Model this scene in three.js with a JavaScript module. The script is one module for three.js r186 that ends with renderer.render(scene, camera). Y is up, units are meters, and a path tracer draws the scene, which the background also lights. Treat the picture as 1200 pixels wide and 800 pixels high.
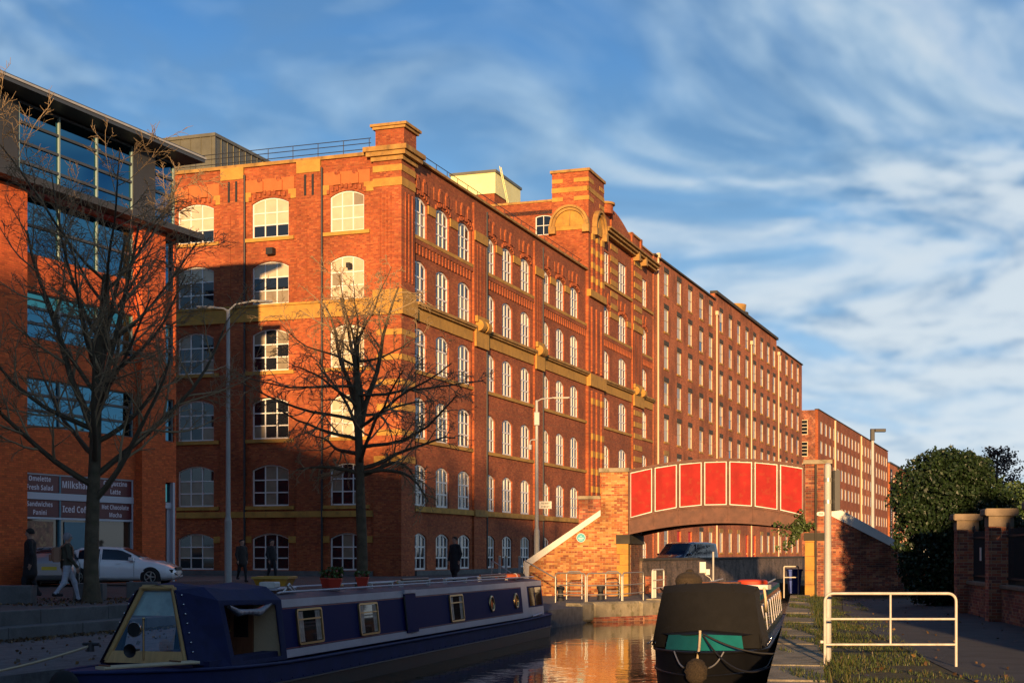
import * as THREE from 'three';
import { mergeGeometries } from 'three/addons/utils/BufferGeometryUtils.js';
import { MarchingCubes } from 'three/addons/objects/MarchingCubes.js';

// ---------- camera, sky, sun, exposure ----------
// World: x right, y up, -z away from the camera; y = 0 is the street on the left bank. The eye is 1.2 m above it, 1.7 m above the towpath.
const EYE = 1.2, F = 1700, HOR = 648;
const scene = new THREE.Scene();
const camera = new THREE.PerspectiveCamera(2 * Math.atan(400 / F) * 180 / Math.PI, 1.5, 0.3, 4000);
camera.position.set(0, EYE, 0);
camera.setViewOffset(1200, 800, 0, -(HOR - 400), 1200, 800);   // rising-front lens: verticals stay upright
const renderer = new THREE.WebGLRenderer({ antialias: true });
renderer.toneMapping = THREE.LinearToneMapping;
renderer.toneMappingExposure = 1.8;
renderer.shadowMap.enabled = true;

const SUN_T = 0.06, SUN_E = Math.tan(5.6 * Math.PI / 180);
const sunDir = new THREE.Vector3(-SUN_T, SUN_E * Math.hypot(1, SUN_T), 1).normalize();
const sun = new THREE.DirectionalLight(new THREE.Color().setRGB(1.0, 0.62, 0.29), 5);
sun.position.copy(sunDir).multiplyScalar(220).add(new THREE.Vector3(0, 0, -70));
sun.target.position.set(0, 0, -70);
sun.castShadow = true; sun.shadow.radius = 1.6;
sun.shadow.mapSize.set(4096, 4096);
Object.assign(sun.shadow.camera, { left: -90, right: 120, top: 60, bottom: -60, near: 1, far: 600 });
scene.add(sun, sun.target);

// seeded numbers and noise
function rng(seed) { let a = seed >>> 0; return () => { a = (a + 0x6D2B79F5) | 0; let t = Math.imul(a ^ (a >>> 15), 1 | a); t = (t + Math.imul(t ^ (t >>> 7), 61 | t)) ^ t; return ((t ^ (t >>> 14)) >>> 0) / 4294967296; }; }
function hash(x, y, s) { let h = Math.imul(x | 0, 374761393) ^ Math.imul(y | 0, 668265263) ^ Math.imul(s | 0, 1274126177); h = Math.imul(h ^ (h >>> 13), 1103515245); h ^= h >>> 16; return (h >>> 0) / 4294967296; }
const mod = (a, n) => ((a % n) + n) % n, sm = t => t * t * (3 - 2 * t), lerp = (a, b, t) => a + (b - a) * t, clamp = (x, a = 0, b = 1) => Math.min(b, Math.max(a, x));
const sstep = (a, b, x) => sm(clamp((x - a) / (b - a)));
function vn(x, y, s, per = 0) {
  const xi = Math.floor(x), yi = Math.floor(y), fx = sm(x - xi), fy = sm(y - yi), w = v => per ? mod(v, per) : v;
  return lerp(lerp(hash(w(xi), w(yi), s), hash(w(xi + 1), w(yi), s), fx), lerp(hash(w(xi), w(yi + 1), s), hash(w(xi + 1), w(yi + 1), s), fx), fy);
}
function fbm(x, y, s, oct, per = 0) { let a = 0, k = 0.5, n = 0; for (let i = 0; i < oct; i++) { a += k * vn(x, y, s + i * 17, per); n += k; x *= 2; y *= 2; per *= 2; k *= 0.5; } return a / n; }

// the sky: clear winter blue with thin wind-drawn cloud, thicker on one side and towards the horizon
{
  const W = 3072, Hh = 1536, data = new Float32Array(W * Hh * 4);
  const mix3 = (a, b, t) => [lerp(a[0], b[0], t), lerp(a[1], b[1], t), lerp(a[2], b[2], t)];
  const H0 = [0.58, 0.77, 0.92], H1 = [0.27, 0.57, 0.92], H2 = [0.06, 0.25, 0.64], H3 = [0.005, 0.024, 0.095];
  for (let j = 0; j < Hh; j++) {
    const el = ((j + 0.5) / Hh - 0.5) * Math.PI, y = Math.sin(el), c = Math.cos(el), e = Math.max(0, el) * 180 / Math.PI, hi = e > 42;
    const clear = e < 9 ? mix3(H0, H1, sm(e / 9)) : e < 24 ? mix3(H1, H2, sm((e - 9) / 15)) : mix3(H2, H3, sm(clamp((e - 24) / 30)));
    for (let i = 0; i < W; i++) {
      const o = (j * W + i) * 4; let col = clear; data[o + 3] = 1;
      if (y < -0.02) { data[o] = data[o + 1] = data[o + 2] = 0.04; continue; }
      const ph = ((i + 0.5) / W - 0.5) * 2 * Math.PI, x = Math.cos(ph) * c, z = Math.sin(ph) * c;
      if (!(hi && (i & 1))) {
        const k = 1 / (Math.max(y, 0) + 0.17), px = x * k, pz = z * k, n = hi ? 2 : 3;
        const side = clamp(0.5 + 1.7 * (x * 0.94 - z * 0.1 - 0.10));          // the cloud bank lies to one side of the sky
        const wx = fbm(px * 1.3 + 4.2, pz * 1.3, 5, n) - 0.5, wz = fbm(px * 1.3, pz * 1.3 + 8.3, 9, n) - 0.5;
        const ax = px * 0.86 - pz * 0.5, az = px * 0.5 + pz * 0.86;
        const big = fbm(ax * 1.5 + wx * 1.6 + 2.3, az * 2.1 + wz * 1.6 + 7.7, 21, n);
        const wisp = fbm(ax * 4.6 + wx * 4 + 11, az * 6.2 + wz * 4, 33, hi ? 3 : 6), puff = fbm(ax * 13 + wx * 7, az * 17 + wz * 7, 41, hi ? 2 : 6);
        const thin = lerp(1, 0.3, sstep(20, 50, e)), grain = wisp * 0.5 + puff * 0.5 - 0.5;
        const veil = sstep(0.30, 0.60, big * 0.62 + wisp * 0.38) * 0.8 * thin;                        // high grey-blue sheet with blue gaps
        col = mix3(clear, mix3([0.16, 0.31, 0.52], [0.47, 0.65, 0.81], clamp(0.38 + grain * 3.4 + (side - 0.5) * 0.7)), veil);
        const white = sstep(0.44, 0.70, big * 0.3 + wisp * 0.34 + puff * 0.34 + (side - 0.5) * 0.26 - 0.14 * sstep(10.5, 18, e)) * thin;
        col = mix3(col, [0.86, 0.92, 0.96], white * 0.64);
        col = mix3(col, [0.80, 0.90, 0.97], 0.55 * side * (1 - sstep(2, 15, e)) * clamp(1 + grain * 2));   // thin bright veil low in the cloud bank
        const gl = Math.pow(clamp((x * sunDir.x + z * sunDir.z) / c), 14) * Math.exp(-e / 6);       // warm band round the low sun
        col = [col[0] + gl * 0.8, col[1] + gl * 0.42, col[2] + gl * 0.12];
        data[o] = col[0]; data[o + 1] = col[1]; data[o + 2] = col[2];
      } else { data[o] = data[o - 4]; data[o + 1] = data[o - 3]; data[o + 2] = data[o - 2]; }
    }
  }
  const t = new THREE.DataTexture(data, W, Hh, THREE.RGBAFormat, THREE.FloatType);
  t.mapping = THREE.EquirectangularReflectionMapping; t.minFilter = t.magFilter = THREE.LinearFilter; t.wrapS = THREE.RepeatWrapping; t.needsUpdate = true;
  scene.background = t; scene.environment = t;
  scene.backgroundIntensity = 0.5; scene.environmentIntensity = 0.5;
}

// ---------- geometry helpers ----------
const V = (x, y, z) => new THREE.Vector3(x, y, z);
const P = (u, v, d) => V((u - 600) / F * d, EYE + (HOR - v) / F * d, -d);           // photo pixel at depth d
class MB {                                                                            // collects shapes of one mesh
  constructor() { this.p = []; this.n = []; this.i = []; this.c = null; this.uv = null; }
  add(g, m) {
    g = g.clone(); if (m) g.applyMatrix4(m);
    const P0 = this.p.length / 3, a = g.attributes.position.array, b = g.attributes.normal.array;
    for (let k = 0; k < a.length; k++) { this.p.push(a[k]); this.n.push(b[k]); }
    if (g.index) for (const q of g.index.array) this.i.push(P0 + q); else for (let q = 0; q < a.length / 3; q++) this.i.push(P0 + q);
    if (this.c) { const cc = this.c; for (let k = 0; k < a.length / 3; k++) (this.cols ||= []).push(...cc); }
    return this;
  }
  color(c) { this.c = c; return this; }
  box(x0, x1, y0, y1, z0, z1) { const g = new THREE.BoxGeometry(Math.abs(x1 - x0), Math.abs(y1 - y0), Math.abs(z1 - z0)); return this.add(g.translate((x0 + x1) / 2, (y0 + y1) / 2, (z0 + z1) / 2)); }
  rbox(x0, x1, y0, y1, z0, z1, r = 0.02) {                                           // box with chamfered edges
    const s = new THREE.Shape(), w = Math.abs(x1 - x0) / 2 - r, h = Math.abs(y1 - y0) / 2 - r; s.moveTo(-w, -h); s.lineTo(w, -h); s.lineTo(w, h); s.lineTo(-w, h);
    const g = new THREE.ExtrudeGeometry(s, { depth: Math.abs(z1 - z0) - 2 * r, bevelEnabled: true, bevelSize: r, bevelThickness: r, bevelSegments: 1 });
    return this.add(g.translate((x0 + x1) / 2, (y0 + y1) / 2, Math.min(z0, z1) + r));
  }
  cyl(a, b, r0, r1 = r0, seg = 10, caps = true) {
    const A = a.isVector3 ? a : V(...a), B = b.isVector3 ? b : V(...b), L = A.distanceTo(B); if (L < 1e-6) return this;
    const g = new THREE.CylinderGeometry(r1, r0, L, seg, 1, !caps), q = new THREE.Quaternion().setFromUnitVectors(V(0, 1, 0), B.clone().sub(A).divideScalar(L));
    return this.add(g, new THREE.Matrix4().compose(A.clone().add(B).multiplyScalar(0.5), q, V(1, 1, 1)));
  }
  tube(pts, r, seg = 6) {                                                            // pts: Vector3s, r: number or list
    const n = pts.length, P0 = this.p.length / 3; let up = V(0.31, 0.2, 0.93);
    for (let k = 0; k < n; k++) {
      const t = pts[Math.min(n - 1, k + 1)].clone().sub(pts[Math.max(0, k - 1)]).normalize();
      up = up.clone().addScaledVector(t, -up.dot(t)); if (up.lengthSq() < 1e-6) up = V(t.y, t.z, t.x).addScaledVector(t, -(t.x * t.y + t.y * t.z + t.z * t.x)); up.normalize();
      const w = V().crossVectors(t, up), rr = Array.isArray(r) ? r[k] : r;
      for (let j = 0; j < seg; j++) {
        const an = j / seg * 2 * Math.PI, nx = up.x * Math.cos(an) + w.x * Math.sin(an), ny = up.y * Math.cos(an) + w.y * Math.sin(an), nz = up.z * Math.cos(an) + w.z * Math.sin(an);
        this.p.push(pts[k].x + nx * rr, pts[k].y + ny * rr, pts[k].z + nz * rr); this.n.push(nx, ny, nz);
        if (this.c) (this.cols ||= []).push(...this.c);
        if (k) { const a = P0 + (k - 1) * seg + j, b = P0 + (k - 1) * seg + (j + 1) % seg; this.i.push(a, b, a + seg, b, b + seg, a + seg); }
      }
    }
    return this;
  }
  quad(a, b, c, d) { return this.poly([a, b, c, d]); }
  poly(pts) {                                                                        // planar convex polygon, counter-clockwise from outside
    const P0 = this.p.length / 3, q = pts.map(t => t.isVector3 ? t : V(...t)), n = V().crossVectors(q[1].clone().sub(q[0]), q[2].clone().sub(q[0])).normalize();
    for (const t of q) { this.p.push(t.x, t.y, t.z); this.n.push(n.x, n.y, n.z); if (this.c) (this.cols ||= []).push(...this.c); }
    for (let k = 1; k < q.length - 1; k++) this.i.push(P0, P0 + k, P0 + k + 1);
    return this;
  }
  loft(rows, closed = false) {                                                       // rows of equal length; smooth surface
    const m = rows[0].length, g = new THREE.BufferGeometry(), pos = [], idx = [];
    for (const r of rows) for (const t of r) pos.push(t.x ?? t[0], t.y ?? t[1], t.z ?? t[2]);
    for (let a = 0; a < rows.length - 1; a++) for (let b = 0; b < (closed ? m : m - 1); b++) { const c = (b + 1) % m, A = a * m + b, B = a * m + c; idx.push(A, B, A + m, B, B + m, A + m); }
    g.setAttribute('position', new THREE.Float32BufferAttribute(pos, 3)); g.setIndex(idx); g.computeVertexNormals(); return this.add(g);
  }
  flat(rows, closed = false) {                                                       // the same with facets
    const m = rows[0].length, at = t => t.isVector3 ? t : V(...t);
    for (let a = 0; a < rows.length - 1; a++) for (let b = 0; b < (closed ? m : m - 1); b++) { const c = (b + 1) % m; this.poly([at(rows[a][b]), at(rows[a][c]), at(rows[a + 1][c])]); this.poly([at(rows[a][b]), at(rows[a + 1][c]), at(rows[a + 1][b])]); }
    return this;
  }
  prism(pts, y0, y1) {                                                               // plan outline [x, z] -> solid
    const s = new THREE.Shape(pts.map(([x, z]) => new THREE.Vector2(x, -z)));
    return this.add(new THREE.ExtrudeGeometry(s, { depth: y1 - y0, bevelEnabled: false }).rotateX(-Math.PI / 2).translate(0, y0, 0));
  }
  geom() {
    const g = new THREE.BufferGeometry(), n = this.p.length / 3, uv = new Float32Array(n * 2);
    for (let k = 0; k < n; k++) {
      const x = this.p[k * 3], y = this.p[k * 3 + 1], z = this.p[k * 3 + 2], ax = Math.abs(this.n[k * 3]), ay = Math.abs(this.n[k * 3 + 1]), az = Math.abs(this.n[k * 3 + 2]);
      if (ay > ax && ay > az) { uv[2 * k] = x; uv[2 * k + 1] = z; } else if (ax > az) { uv[2 * k] = z; uv[2 * k + 1] = y; } else { uv[2 * k] = x; uv[2 * k + 1] = y; }
    }
    g.setAttribute('position', new THREE.Float32BufferAttribute(this.p, 3)); g.setAttribute('normal', new THREE.Float32BufferAttribute(this.n, 3)); g.setAttribute('uv', new THREE.BufferAttribute(uv, 2));
    if (this.cols) g.setAttribute('color', new THREE.Float32BufferAttribute(this.cols, 3));
    g.setIndex(this.i); return g;
  }
  build(name, mat, parent) { return mesh(name, this.geom(), mat, parent); }
}
const mb = () => new MB();
function mesh(name, geom, mat, parent) { const m = new THREE.Mesh(geom, mat); m.name = parent ? name : numbered(name); m.castShadow = m.receiveShadow = true; (parent || scene).add(m); return m; }
const taken = {};
function numbered(name) { const k = taken[name] = (taken[name] ?? -1) + 1; return k ? `${name}_${String(k).padStart(3, '0')}` : name; }
function tag(o, label, category, group, kind) { o.userData = { label, category }; if (group) o.userData.group = group; if (kind) o.userData.kind = kind; return o; }
function structure(o, label, category = 'ground') { return tag(o, label, category, null, 'structure'); }
function thing(name, label, category, pos = [0, 0, 0], turn = 0, group) { const o = new THREE.Group(); o.name = numbered(name); o.position.set(...pos); o.rotation.y = turn; scene.add(o); return tag(o, label, category, group); }
const heading = tan => Math.PI / 2 - Math.atan(tan);       // turn that lays local +x along a line receding to the vanishing point 600 + 1700 * tan, local +z to its right
function copyOf(src, label, pos, turn) { const c = src.clone(); c.name = numbered(src.name.replace(/_\d{3}$/, '')); c.position.set(...pos); c.rotation.y = turn; c.userData = { ...src.userData, label }; scene.add(c); return c; }

// ---------- procedural materials ----------
const enc = c => { c = clamp(c); return 255 * (c <= 0.0031308 ? 12.92 * c : 1.055 * Math.pow(c, 1 / 2.4) - 0.055); };
function dtex(w, h, fn, srgb, size, sizeY = size) {
  const d = new Uint8Array(w * h * 4);
  for (let y = 0; y < h; y++) for (let x = 0; x < w; x++) { const c = fn(x, y), o = (y * w + x) * 4; if (srgb) { d[o] = enc(c[0]); d[o + 1] = enc(c[1]); d[o + 2] = enc(c[2]); } else d[o] = d[o + 1] = d[o + 2] = 255 * clamp(c); d[o + 3] = 255; }
  const t = new THREE.DataTexture(d, w, h); t.wrapS = t.wrapT = THREE.RepeatWrapping; t.magFilter = THREE.LinearFilter; t.minFilter = THREE.LinearMipmapLinearFilter; t.generateMipmaps = true;
  if (srgb) t.colorSpace = THREE.SRGBColorSpace; t.repeat.set(1 / size, 1 / sizeY); t.needsUpdate = true; return t;
}
function brick({ px = 1024, nx = 48, ny = 150, bw = 0.235, bh = 0.08, tones, mortar, joint = 0.012, stain = 0.25, seed = 1, soot = 0, bump = 0.006, rough = 1.0 }) {
  const sx = nx * bw, sy = ny * bh, hgt = new Float32Array(px * px), LR = 128;
  const coarse = fn => { const g = new Float32Array(LR * LR); for (let y = 0; y < LR; y++) for (let x = 0; x < LR; x++) g[y * LR + x] = fn(x / LR, y / LR); return (x, y) => { const X = x / px * LR, Y = y / px * LR, xi = Math.floor(X), yi = Math.floor(Y), fx = X - xi, fy = Y - yi, x1 = (xi + 1) % LR, y1 = (yi + 1) % LR; return lerp(lerp(g[yi * LR + xi], g[yi * LR + x1], fx), lerp(g[y1 * LR + xi], g[y1 * LR + x1], fx), fy); }; };
  const nStain = coarse((x, y) => fbm(x * 6, y * 6, seed + 50, 5, 6)), nSoot = coarse((x, y) => sstep(0.52, 0.72, fbm(x * 10, y * 5, seed + 70, 4, 10)));
  const map = dtex(px, px, (x, y) => {
    const X = x / px * sx, Y = y / px * sy, r = Math.floor(Y / bh), off = (r % 2) * bw / 2, cx = mod(Math.floor((X + off) / bw), nx);
    const head = (r % 4 === 3), fx = mod(X + off, head ? bw / 2 : bw), fy = mod(Y, bh), w = head ? bw / 2 : bw;
    const id = head ? mod(Math.floor((X + off) / (bw / 2)), nx * 2) : cx;
    const j = Math.min(fx, w - fx, fy, bh - fy) < joint / 2 ? 1 : 0;
    const k = hash(id, r, seed), t = tones[Math.floor(hash(id, r, seed + 3) * tones.length)], v = 0.78 + 0.44 * k;
    const n = nStain(x, y), n2 = 0.5 * hash(x, y, seed + 60) + 0.5 * hash(x >> 2, y >> 2, seed + 61), st = 1 + stain * (n - 0.5) * 2.2;
    const so = soot * nSoot(x, y);
    hgt[y * px + x] = j ? 0.15 : 0.7 + 0.3 * n2;
    const c = j ? mortar : [t[0] * v, t[1] * v, t[2] * v], g = st * (0.86 + 0.28 * n2) * (1 - so * 0.7);
    return [c[0] * g, c[1] * g, c[2] * g];
  }, true, sx, sy);
  const b = dtex(px, px, (x, y) => hgt[y * px + x], false, sx, sy);
  return new THREE.MeshStandardMaterial({ map, bumpMap: b, bumpScale: bump, roughness: rough });
}
const bumpCache = {};
function mottled({ base, size = 4, px = 256, amp = 0.3, cells = 8, seed = 2, spots = 0, spotColor = [0, 0, 0], rough = 0.95, bump = 0.004, fine = 0.2, metal = 0, streak = 1, extra = {} }) {
  const n = (x, y) => fbm(x / px * cells * streak, y / px * cells, seed, 5, cells * (streak === 1 ? 1 : 0) || 0);
  const wrapN = (x, y) => streak === 1 ? n(x, y) : lerp(n(x, y), n(x - px, y), x / px);
  const map = dtex(px, px, (x, y) => {
    const a = wrapN(x, y), f = hash(x, y, seed + 9), s = spots * sstep(0.55, 0.75, fbm(x / px * cells * 2, y / px * cells * 2, seed + 31, 4, cells * 2));
    const g = (1 + amp * (a - 0.5) * 2) * (1 + fine * (f - 0.5));
    return [0, 1, 2].map(k => lerp(base[k] * g, spotColor[k], s));
  }, true, size);
  const bs = size > 2 ? 3 : 0.8, bk = bs + '|' + px, bm = bump ? (bumpCache[bk] ||= dtex(px, px, (x, y) => 0.6 * fbm(x / px * 32, y / px * 32, 405, 4, 32) + 0.4 * hash(x, y, 408), false, bs)) : null;
  return new THREE.MeshStandardMaterial({ map, bumpMap: bm, bumpScale: bump, roughness: rough, metalness: metal, ...extra });
}
const plain = (r, g, b, rough = 0.6, o = {}) => new THREE.MeshPhysicalMaterial({ color: new THREE.Color().setRGB(r, g, b), roughness: rough, ...o });
const M = {};
M.brick = brick({ tones: [[0.296, 0.063, 0.020], [0.340, 0.077, 0.022], [0.266, 0.055, 0.020], [0.370, 0.096, 0.030]], mortar: [0.252, 0.111, 0.052], stain: 0.34, seed: 3, soot: 0.22 });
M.brickMill2 = brick({ tones: [[0.416, 0.100, 0.031], [0.459, 0.117, 0.036], [0.365, 0.083, 0.027], [0.493, 0.140, 0.048]], mortar: [0.310, 0.162, 0.088], stain: 0.35, seed: 13, soot: 0.45 });
M.brickOffice = brick({ tones: [[0.561, 0.102, 0.024], [0.595, 0.115, 0.025], [0.527, 0.093, 0.022]], mortar: [0.374, 0.093, 0.034], stain: 0.12, seed: 23 });
M.brickBridge = brick({ nx: 24, ny: 72, tones: [[0.370, 0.140, 0.041], [0.429, 0.184, 0.055], [0.310, 0.096, 0.033], [0.473, 0.230, 0.082], [0.252, 0.074, 0.030]], mortar: [0.407, 0.266, 0.133], stain: 0.4, seed: 33, soot: 0.3, bump: 0.012 });
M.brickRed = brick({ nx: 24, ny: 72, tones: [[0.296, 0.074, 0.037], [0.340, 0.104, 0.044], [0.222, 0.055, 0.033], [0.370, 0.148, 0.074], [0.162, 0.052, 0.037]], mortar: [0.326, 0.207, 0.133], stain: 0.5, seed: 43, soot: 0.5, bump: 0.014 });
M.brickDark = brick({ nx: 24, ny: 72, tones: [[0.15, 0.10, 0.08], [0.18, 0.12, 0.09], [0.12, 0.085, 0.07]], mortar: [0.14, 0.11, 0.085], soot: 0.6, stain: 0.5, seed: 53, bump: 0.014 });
M.sand = mottled({ base: [0.42, 0.225, 0.045], size: 5, amp: 0.32, cells: 10, seed: 71, spots: 0.25, spotColor: [0.17, 0.095, 0.04] });
M.sandMid = mottled({ base: [0.36, 0.20, 0.055], size: 4, amp: 0.4, cells: 10, seed: 173, spots: 0.4, spotColor: [0.118, 0.074, 0.037] });
M.terracotta = mottled({ base: [0.414, 0.126, 0.037], size: 2, amp: 0.15, cells: 6, seed: 174 });
M.lintel = mottled({ base: [0.05, 0.042, 0.032], size: 3, amp: 0.5, cells: 8, seed: 73 });
M.stone = mottled({ base: [0.26, 0.22, 0.15], size: 2.6, amp: 0.5, cells: 8, seed: 74, spots: 0.55, spotColor: [0.09, 0.085, 0.03], bump: 0.03 });
M.concrete = mottled({ base: [0.12, 0.12, 0.118], size: 4, amp: 0.3, cells: 10, seed: 75, spots: 0.3, spotColor: [0.06, 0.06, 0.055] });
M.paving = mottled({ base: [0.085, 0.083, 0.082], size: 6, amp: 0.35, cells: 14, seed: 76, spots: 0.25, spotColor: [0.045, 0.045, 0.042] });
M.asphalt = mottled({ base: [0.05, 0.05, 0.052], size: 5, px: 512, amp: 0.4, cells: 12, seed: 77, fine: 0.6, rough: 0.9, bump: 0.012 });
M.soil = mottled({ base: [0.055, 0.05, 0.022], size: 3, px: 512, amp: 0.6, cells: 14, seed: 78, spots: 0.5, spotColor: [0.05, 0.075, 0.015], bump: 0.05 });
M.whitePaint = mottled({ base: [0.646, 0.612, 0.544], size: 3, amp: 0.1, cells: 8, seed: 79, spots: 0.12, spotColor: [0.357, 0.306, 0.238], rough: 0.55, bump: 0.001 });
M.frame = plain(0.70, 0.68, 0.64, 0.7);
M.frameCream = plain(0.64, 0.55, 0.38, 0.8);
M.glass = plain(0.010, 0.014, 0.020, 0.03, { ior: 1.6 });
M.glassWarm = plain(0.05, 0.035, 0.025, 0.05, { ior: 1.6 });
M.glassBlue = plain(0.032, 0.125, 0.21, 0.03, { metalness: 1 });
M.glassTeal = plain(0.05, 0.22, 0.24, 0.05, { metalness: 1 });
M.blind = mottled({ base: [0.50, 0.42, 0.29], size: 1.5, amp: 0.16, cells: 4, seed: 80, rough: 0.35, bump: 0, fine: 0.04 });
M.blindDim = mottled({ base: [0.24, 0.20, 0.14], size: 1.5, amp: 0.25, cells: 5, seed: 81, rough: 0.25, bump: 0, fine: 0.05 });
M.pipe = plain(0.62, 0.45, 0.28, 0.6);
M.darkMetal = plain(0.03, 0.03, 0.032, 0.5, { metalness: 0.3 });
M.black = plain(0.012, 0.012, 0.014, 0.7);
M.rubber = plain(0.012, 0.012, 0.012, 0.85);
M.galv = mottled({ base: [0.42, 0.40, 0.36], size: 1.2, amp: 0.25, cells: 6, seed: 82, rough: 0.42, metal: 0.55, bump: 0.0006 });
M.lampPost = mottled({ base: [0.40, 0.39, 0.36], size: 2, amp: 0.2, cells: 6, seed: 83, rough: 0.55, bump: 0.001 });
M.chrome = plain(0.7, 0.68, 0.65, 0.15, { metalness: 1 });
M.brass = plain(0.50, 0.36, 0.17, 0.35, { metalness: 1 });
// ---------- the setting: water, street, quay, towpath ----------
const QA = Math.atan(0.355), QS = Math.sin(QA), QC = Math.cos(QA), WATER = -1.1, LOW = -0.55, TOW = -0.5;
const Q = (s, z) => [s * QS + z * QC, -(s * QC - z * QS)];          // canal frame (along, across) -> world [x, z]
const Q3 = (s, y, z) => { const [x, zz] = Q(s, z); return V(x, y, zz); };
const bankX = d => -0.45 + 0.2 * d;                                  // edge of the towpath bank
{
  const wave = dtex(512, 512, (x, y) => { const X = x / 512, Y = y / 512; return 0.5 + 0.5 * (0.5 * (fbm(X * 8, Y * 8, 91, 4, 8) - 0.5) + 0.5 * (fbm(X * 24, Y * 24, 95, 3, 24) - 0.5)) * 2; }, false, 7, 7);
  M.water = new THREE.MeshPhysicalMaterial({ color: new THREE.Color().setRGB(0.012, 0.014, 0.009), roughness: 0.045, ior: 1.45, bumpMap: wave, bumpScale: 0.007 });
}
structure(mb().prism([[-900, 200], [900, 200], [900, -1500], [-900, -1500]], WATER - 1.2, WATER).build('canal_water', M.water), 'dark still canal water mirroring the sunlit bridge wall', 'water');
{ // left bank
  const far = 900, pts = [Q(-200, -700), Q(far, -700), Q(far, -15.6), Q(62, -15.6), Q(62, -19.7), Q(-200, -19.7)];
  structure(mb().prism(pts, -4, 0).build('street', M.paving), 'grey paved street along the left bank in front of the mills', 'street');
  M.setts = mottled({ base: [0.15, 0.145, 0.145], size: 3, px: 512, amp: 0.35, cells: 20, seed: 176, spots: 0.35, spotColor: [0.08, 0.078, 0.075], bump: 0.03 });
  structure(mb().prism([Q(-120, -19.15), Q(62, -19.15), Q(62, -15.7), Q(75, -15.7), Q(75, -12.2), Q(49.5, -12.2), Q(48.2, -12.6), Q(46.5, -13.75), Q(-120, -13.75)], -4, LOW).build('lower_quay', M.setts), 'pale lower quay beside the blue narrowboat', 'quay');
  structure(mb().prism([Q(-120, -33.5), Q(300, -33.5), Q(300, -22.6), Q(-120, -22.6)], 0.001, 0.006).build('road', M.asphalt), 'dark asphalt road running past the old mills', 'road');
}
{ // big worn edge stones where the quay narrows to the bridge
  const qe = thing('quay_edge', 'rounded mossy edge stones of the quay in front of the bridge wing wall', 'quay edge'), r = rng(15);
  const path = [Q(45.6, -13.9), Q(46.6, -13.72), Q(48.25, -12.55), Q(49.6, -12.16), Q(51.2, -12.16), Q(52.8, -12.16), Q(54.4, -12.16), Q(56, -12.16)];
  for (let k = 0; k < path.length - 1; k++) { const [xa, za] = path[k], [xb, zb] = path[k + 1], L = Math.hypot(xb - xa, zb - za); const m = mb().rbox(0.01, L - 0.01, 0, 0.62 + r() * 0.06, -0.5, 0.1 + r() * 0.08, 0.07).build('edge_stone', M.stone, qe); m.position.set(xa, WATER + 0.02, za); m.rotation.y = -Math.atan2(zb - za, xb - xa); if (k > 0) mb().rbox(-0.05, L + 0.05, -0.7, 0.14, -0.3, 0.26, 0.04).build('footing_stone', M.brickRed, m); }
}
{ // quay steps: two long terraces of concrete blocks
  const st = thing('quay_steps', 'two long grey concrete terraces stepping down from the street to the quay', 'steps', [0, 0, 0], Math.PI / 2 - QA);
  const r = rng(5);
  for (let s = -20; s < 60; s += 2.4) {
    mb().rbox(s, s + 2.385, -0.5, 0.008, -20.15, -19.68 + r() * 0.012, 0.015).build('block', M.concrete, st);
    mb().rbox(s + 0.7, s + 3.085, LOW - 0.3, -0.29, -19.9, -19.14 + r() * 0.012, 0.015).build('block', M.concrete, st);
  }
}
{ // right bank: grass verge, asphalt towpath, coping slabs
  const line = [-60, -20, 0, 20, 40, 60, 75].map(d => [bankX(d) + 0.75, -d]);
  structure(mb().prism([...line, [30, -900], [900, -900], [900, 60]].reverse(), -4, TOW).build('towpath_verge', M.soil), 'mossy soil and grass verge along the towpath', 'ground');
  const edge = [[4.2, -2], [5.2, 12], [6.25, 20.4], [7.5, 29.8], [9.6, 42], [12.2, 53.5]];
  const pts = [...edge.map(([x, d]) => [x, -d]), [16.5, -53.5], [13.6, -42], [12.3, -36], [11.0, -30], [9.4, -18], [7, -2]];
  structure(mb().prism(pts.reverse(), TOW, TOW + 0.012).build('towpath', M.asphalt), 'dark asphalt towpath curving away beside the brick wall', 'path');
  const bank = thing('bank_edge', 'row of worn stone coping slabs along the towpath edge beside the black boat', 'coping');
  const r = rng(8), a = Math.atan(0.2);
  for (let d = 2; d < 57; ) {
    const L = 2.4 + r() * 0.9, m = new THREE.Matrix4().makeRotationY(-a).setPosition(bankX(d) , 0, -d), w = 0.74 + r() * 0.06, h = TOW + 0.03 + r() * 0.03;
    const g = mb().rbox(0, w, -2.2, 0, -(L - 0.09), 0, 0.03).geom().applyMatrix4(new THREE.Matrix4().makeTranslation(0, h, 0)).applyMatrix4(m);
    mesh('slab', g, M.stone, bank); d += L * Math.cos(a);
  }
}
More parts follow.
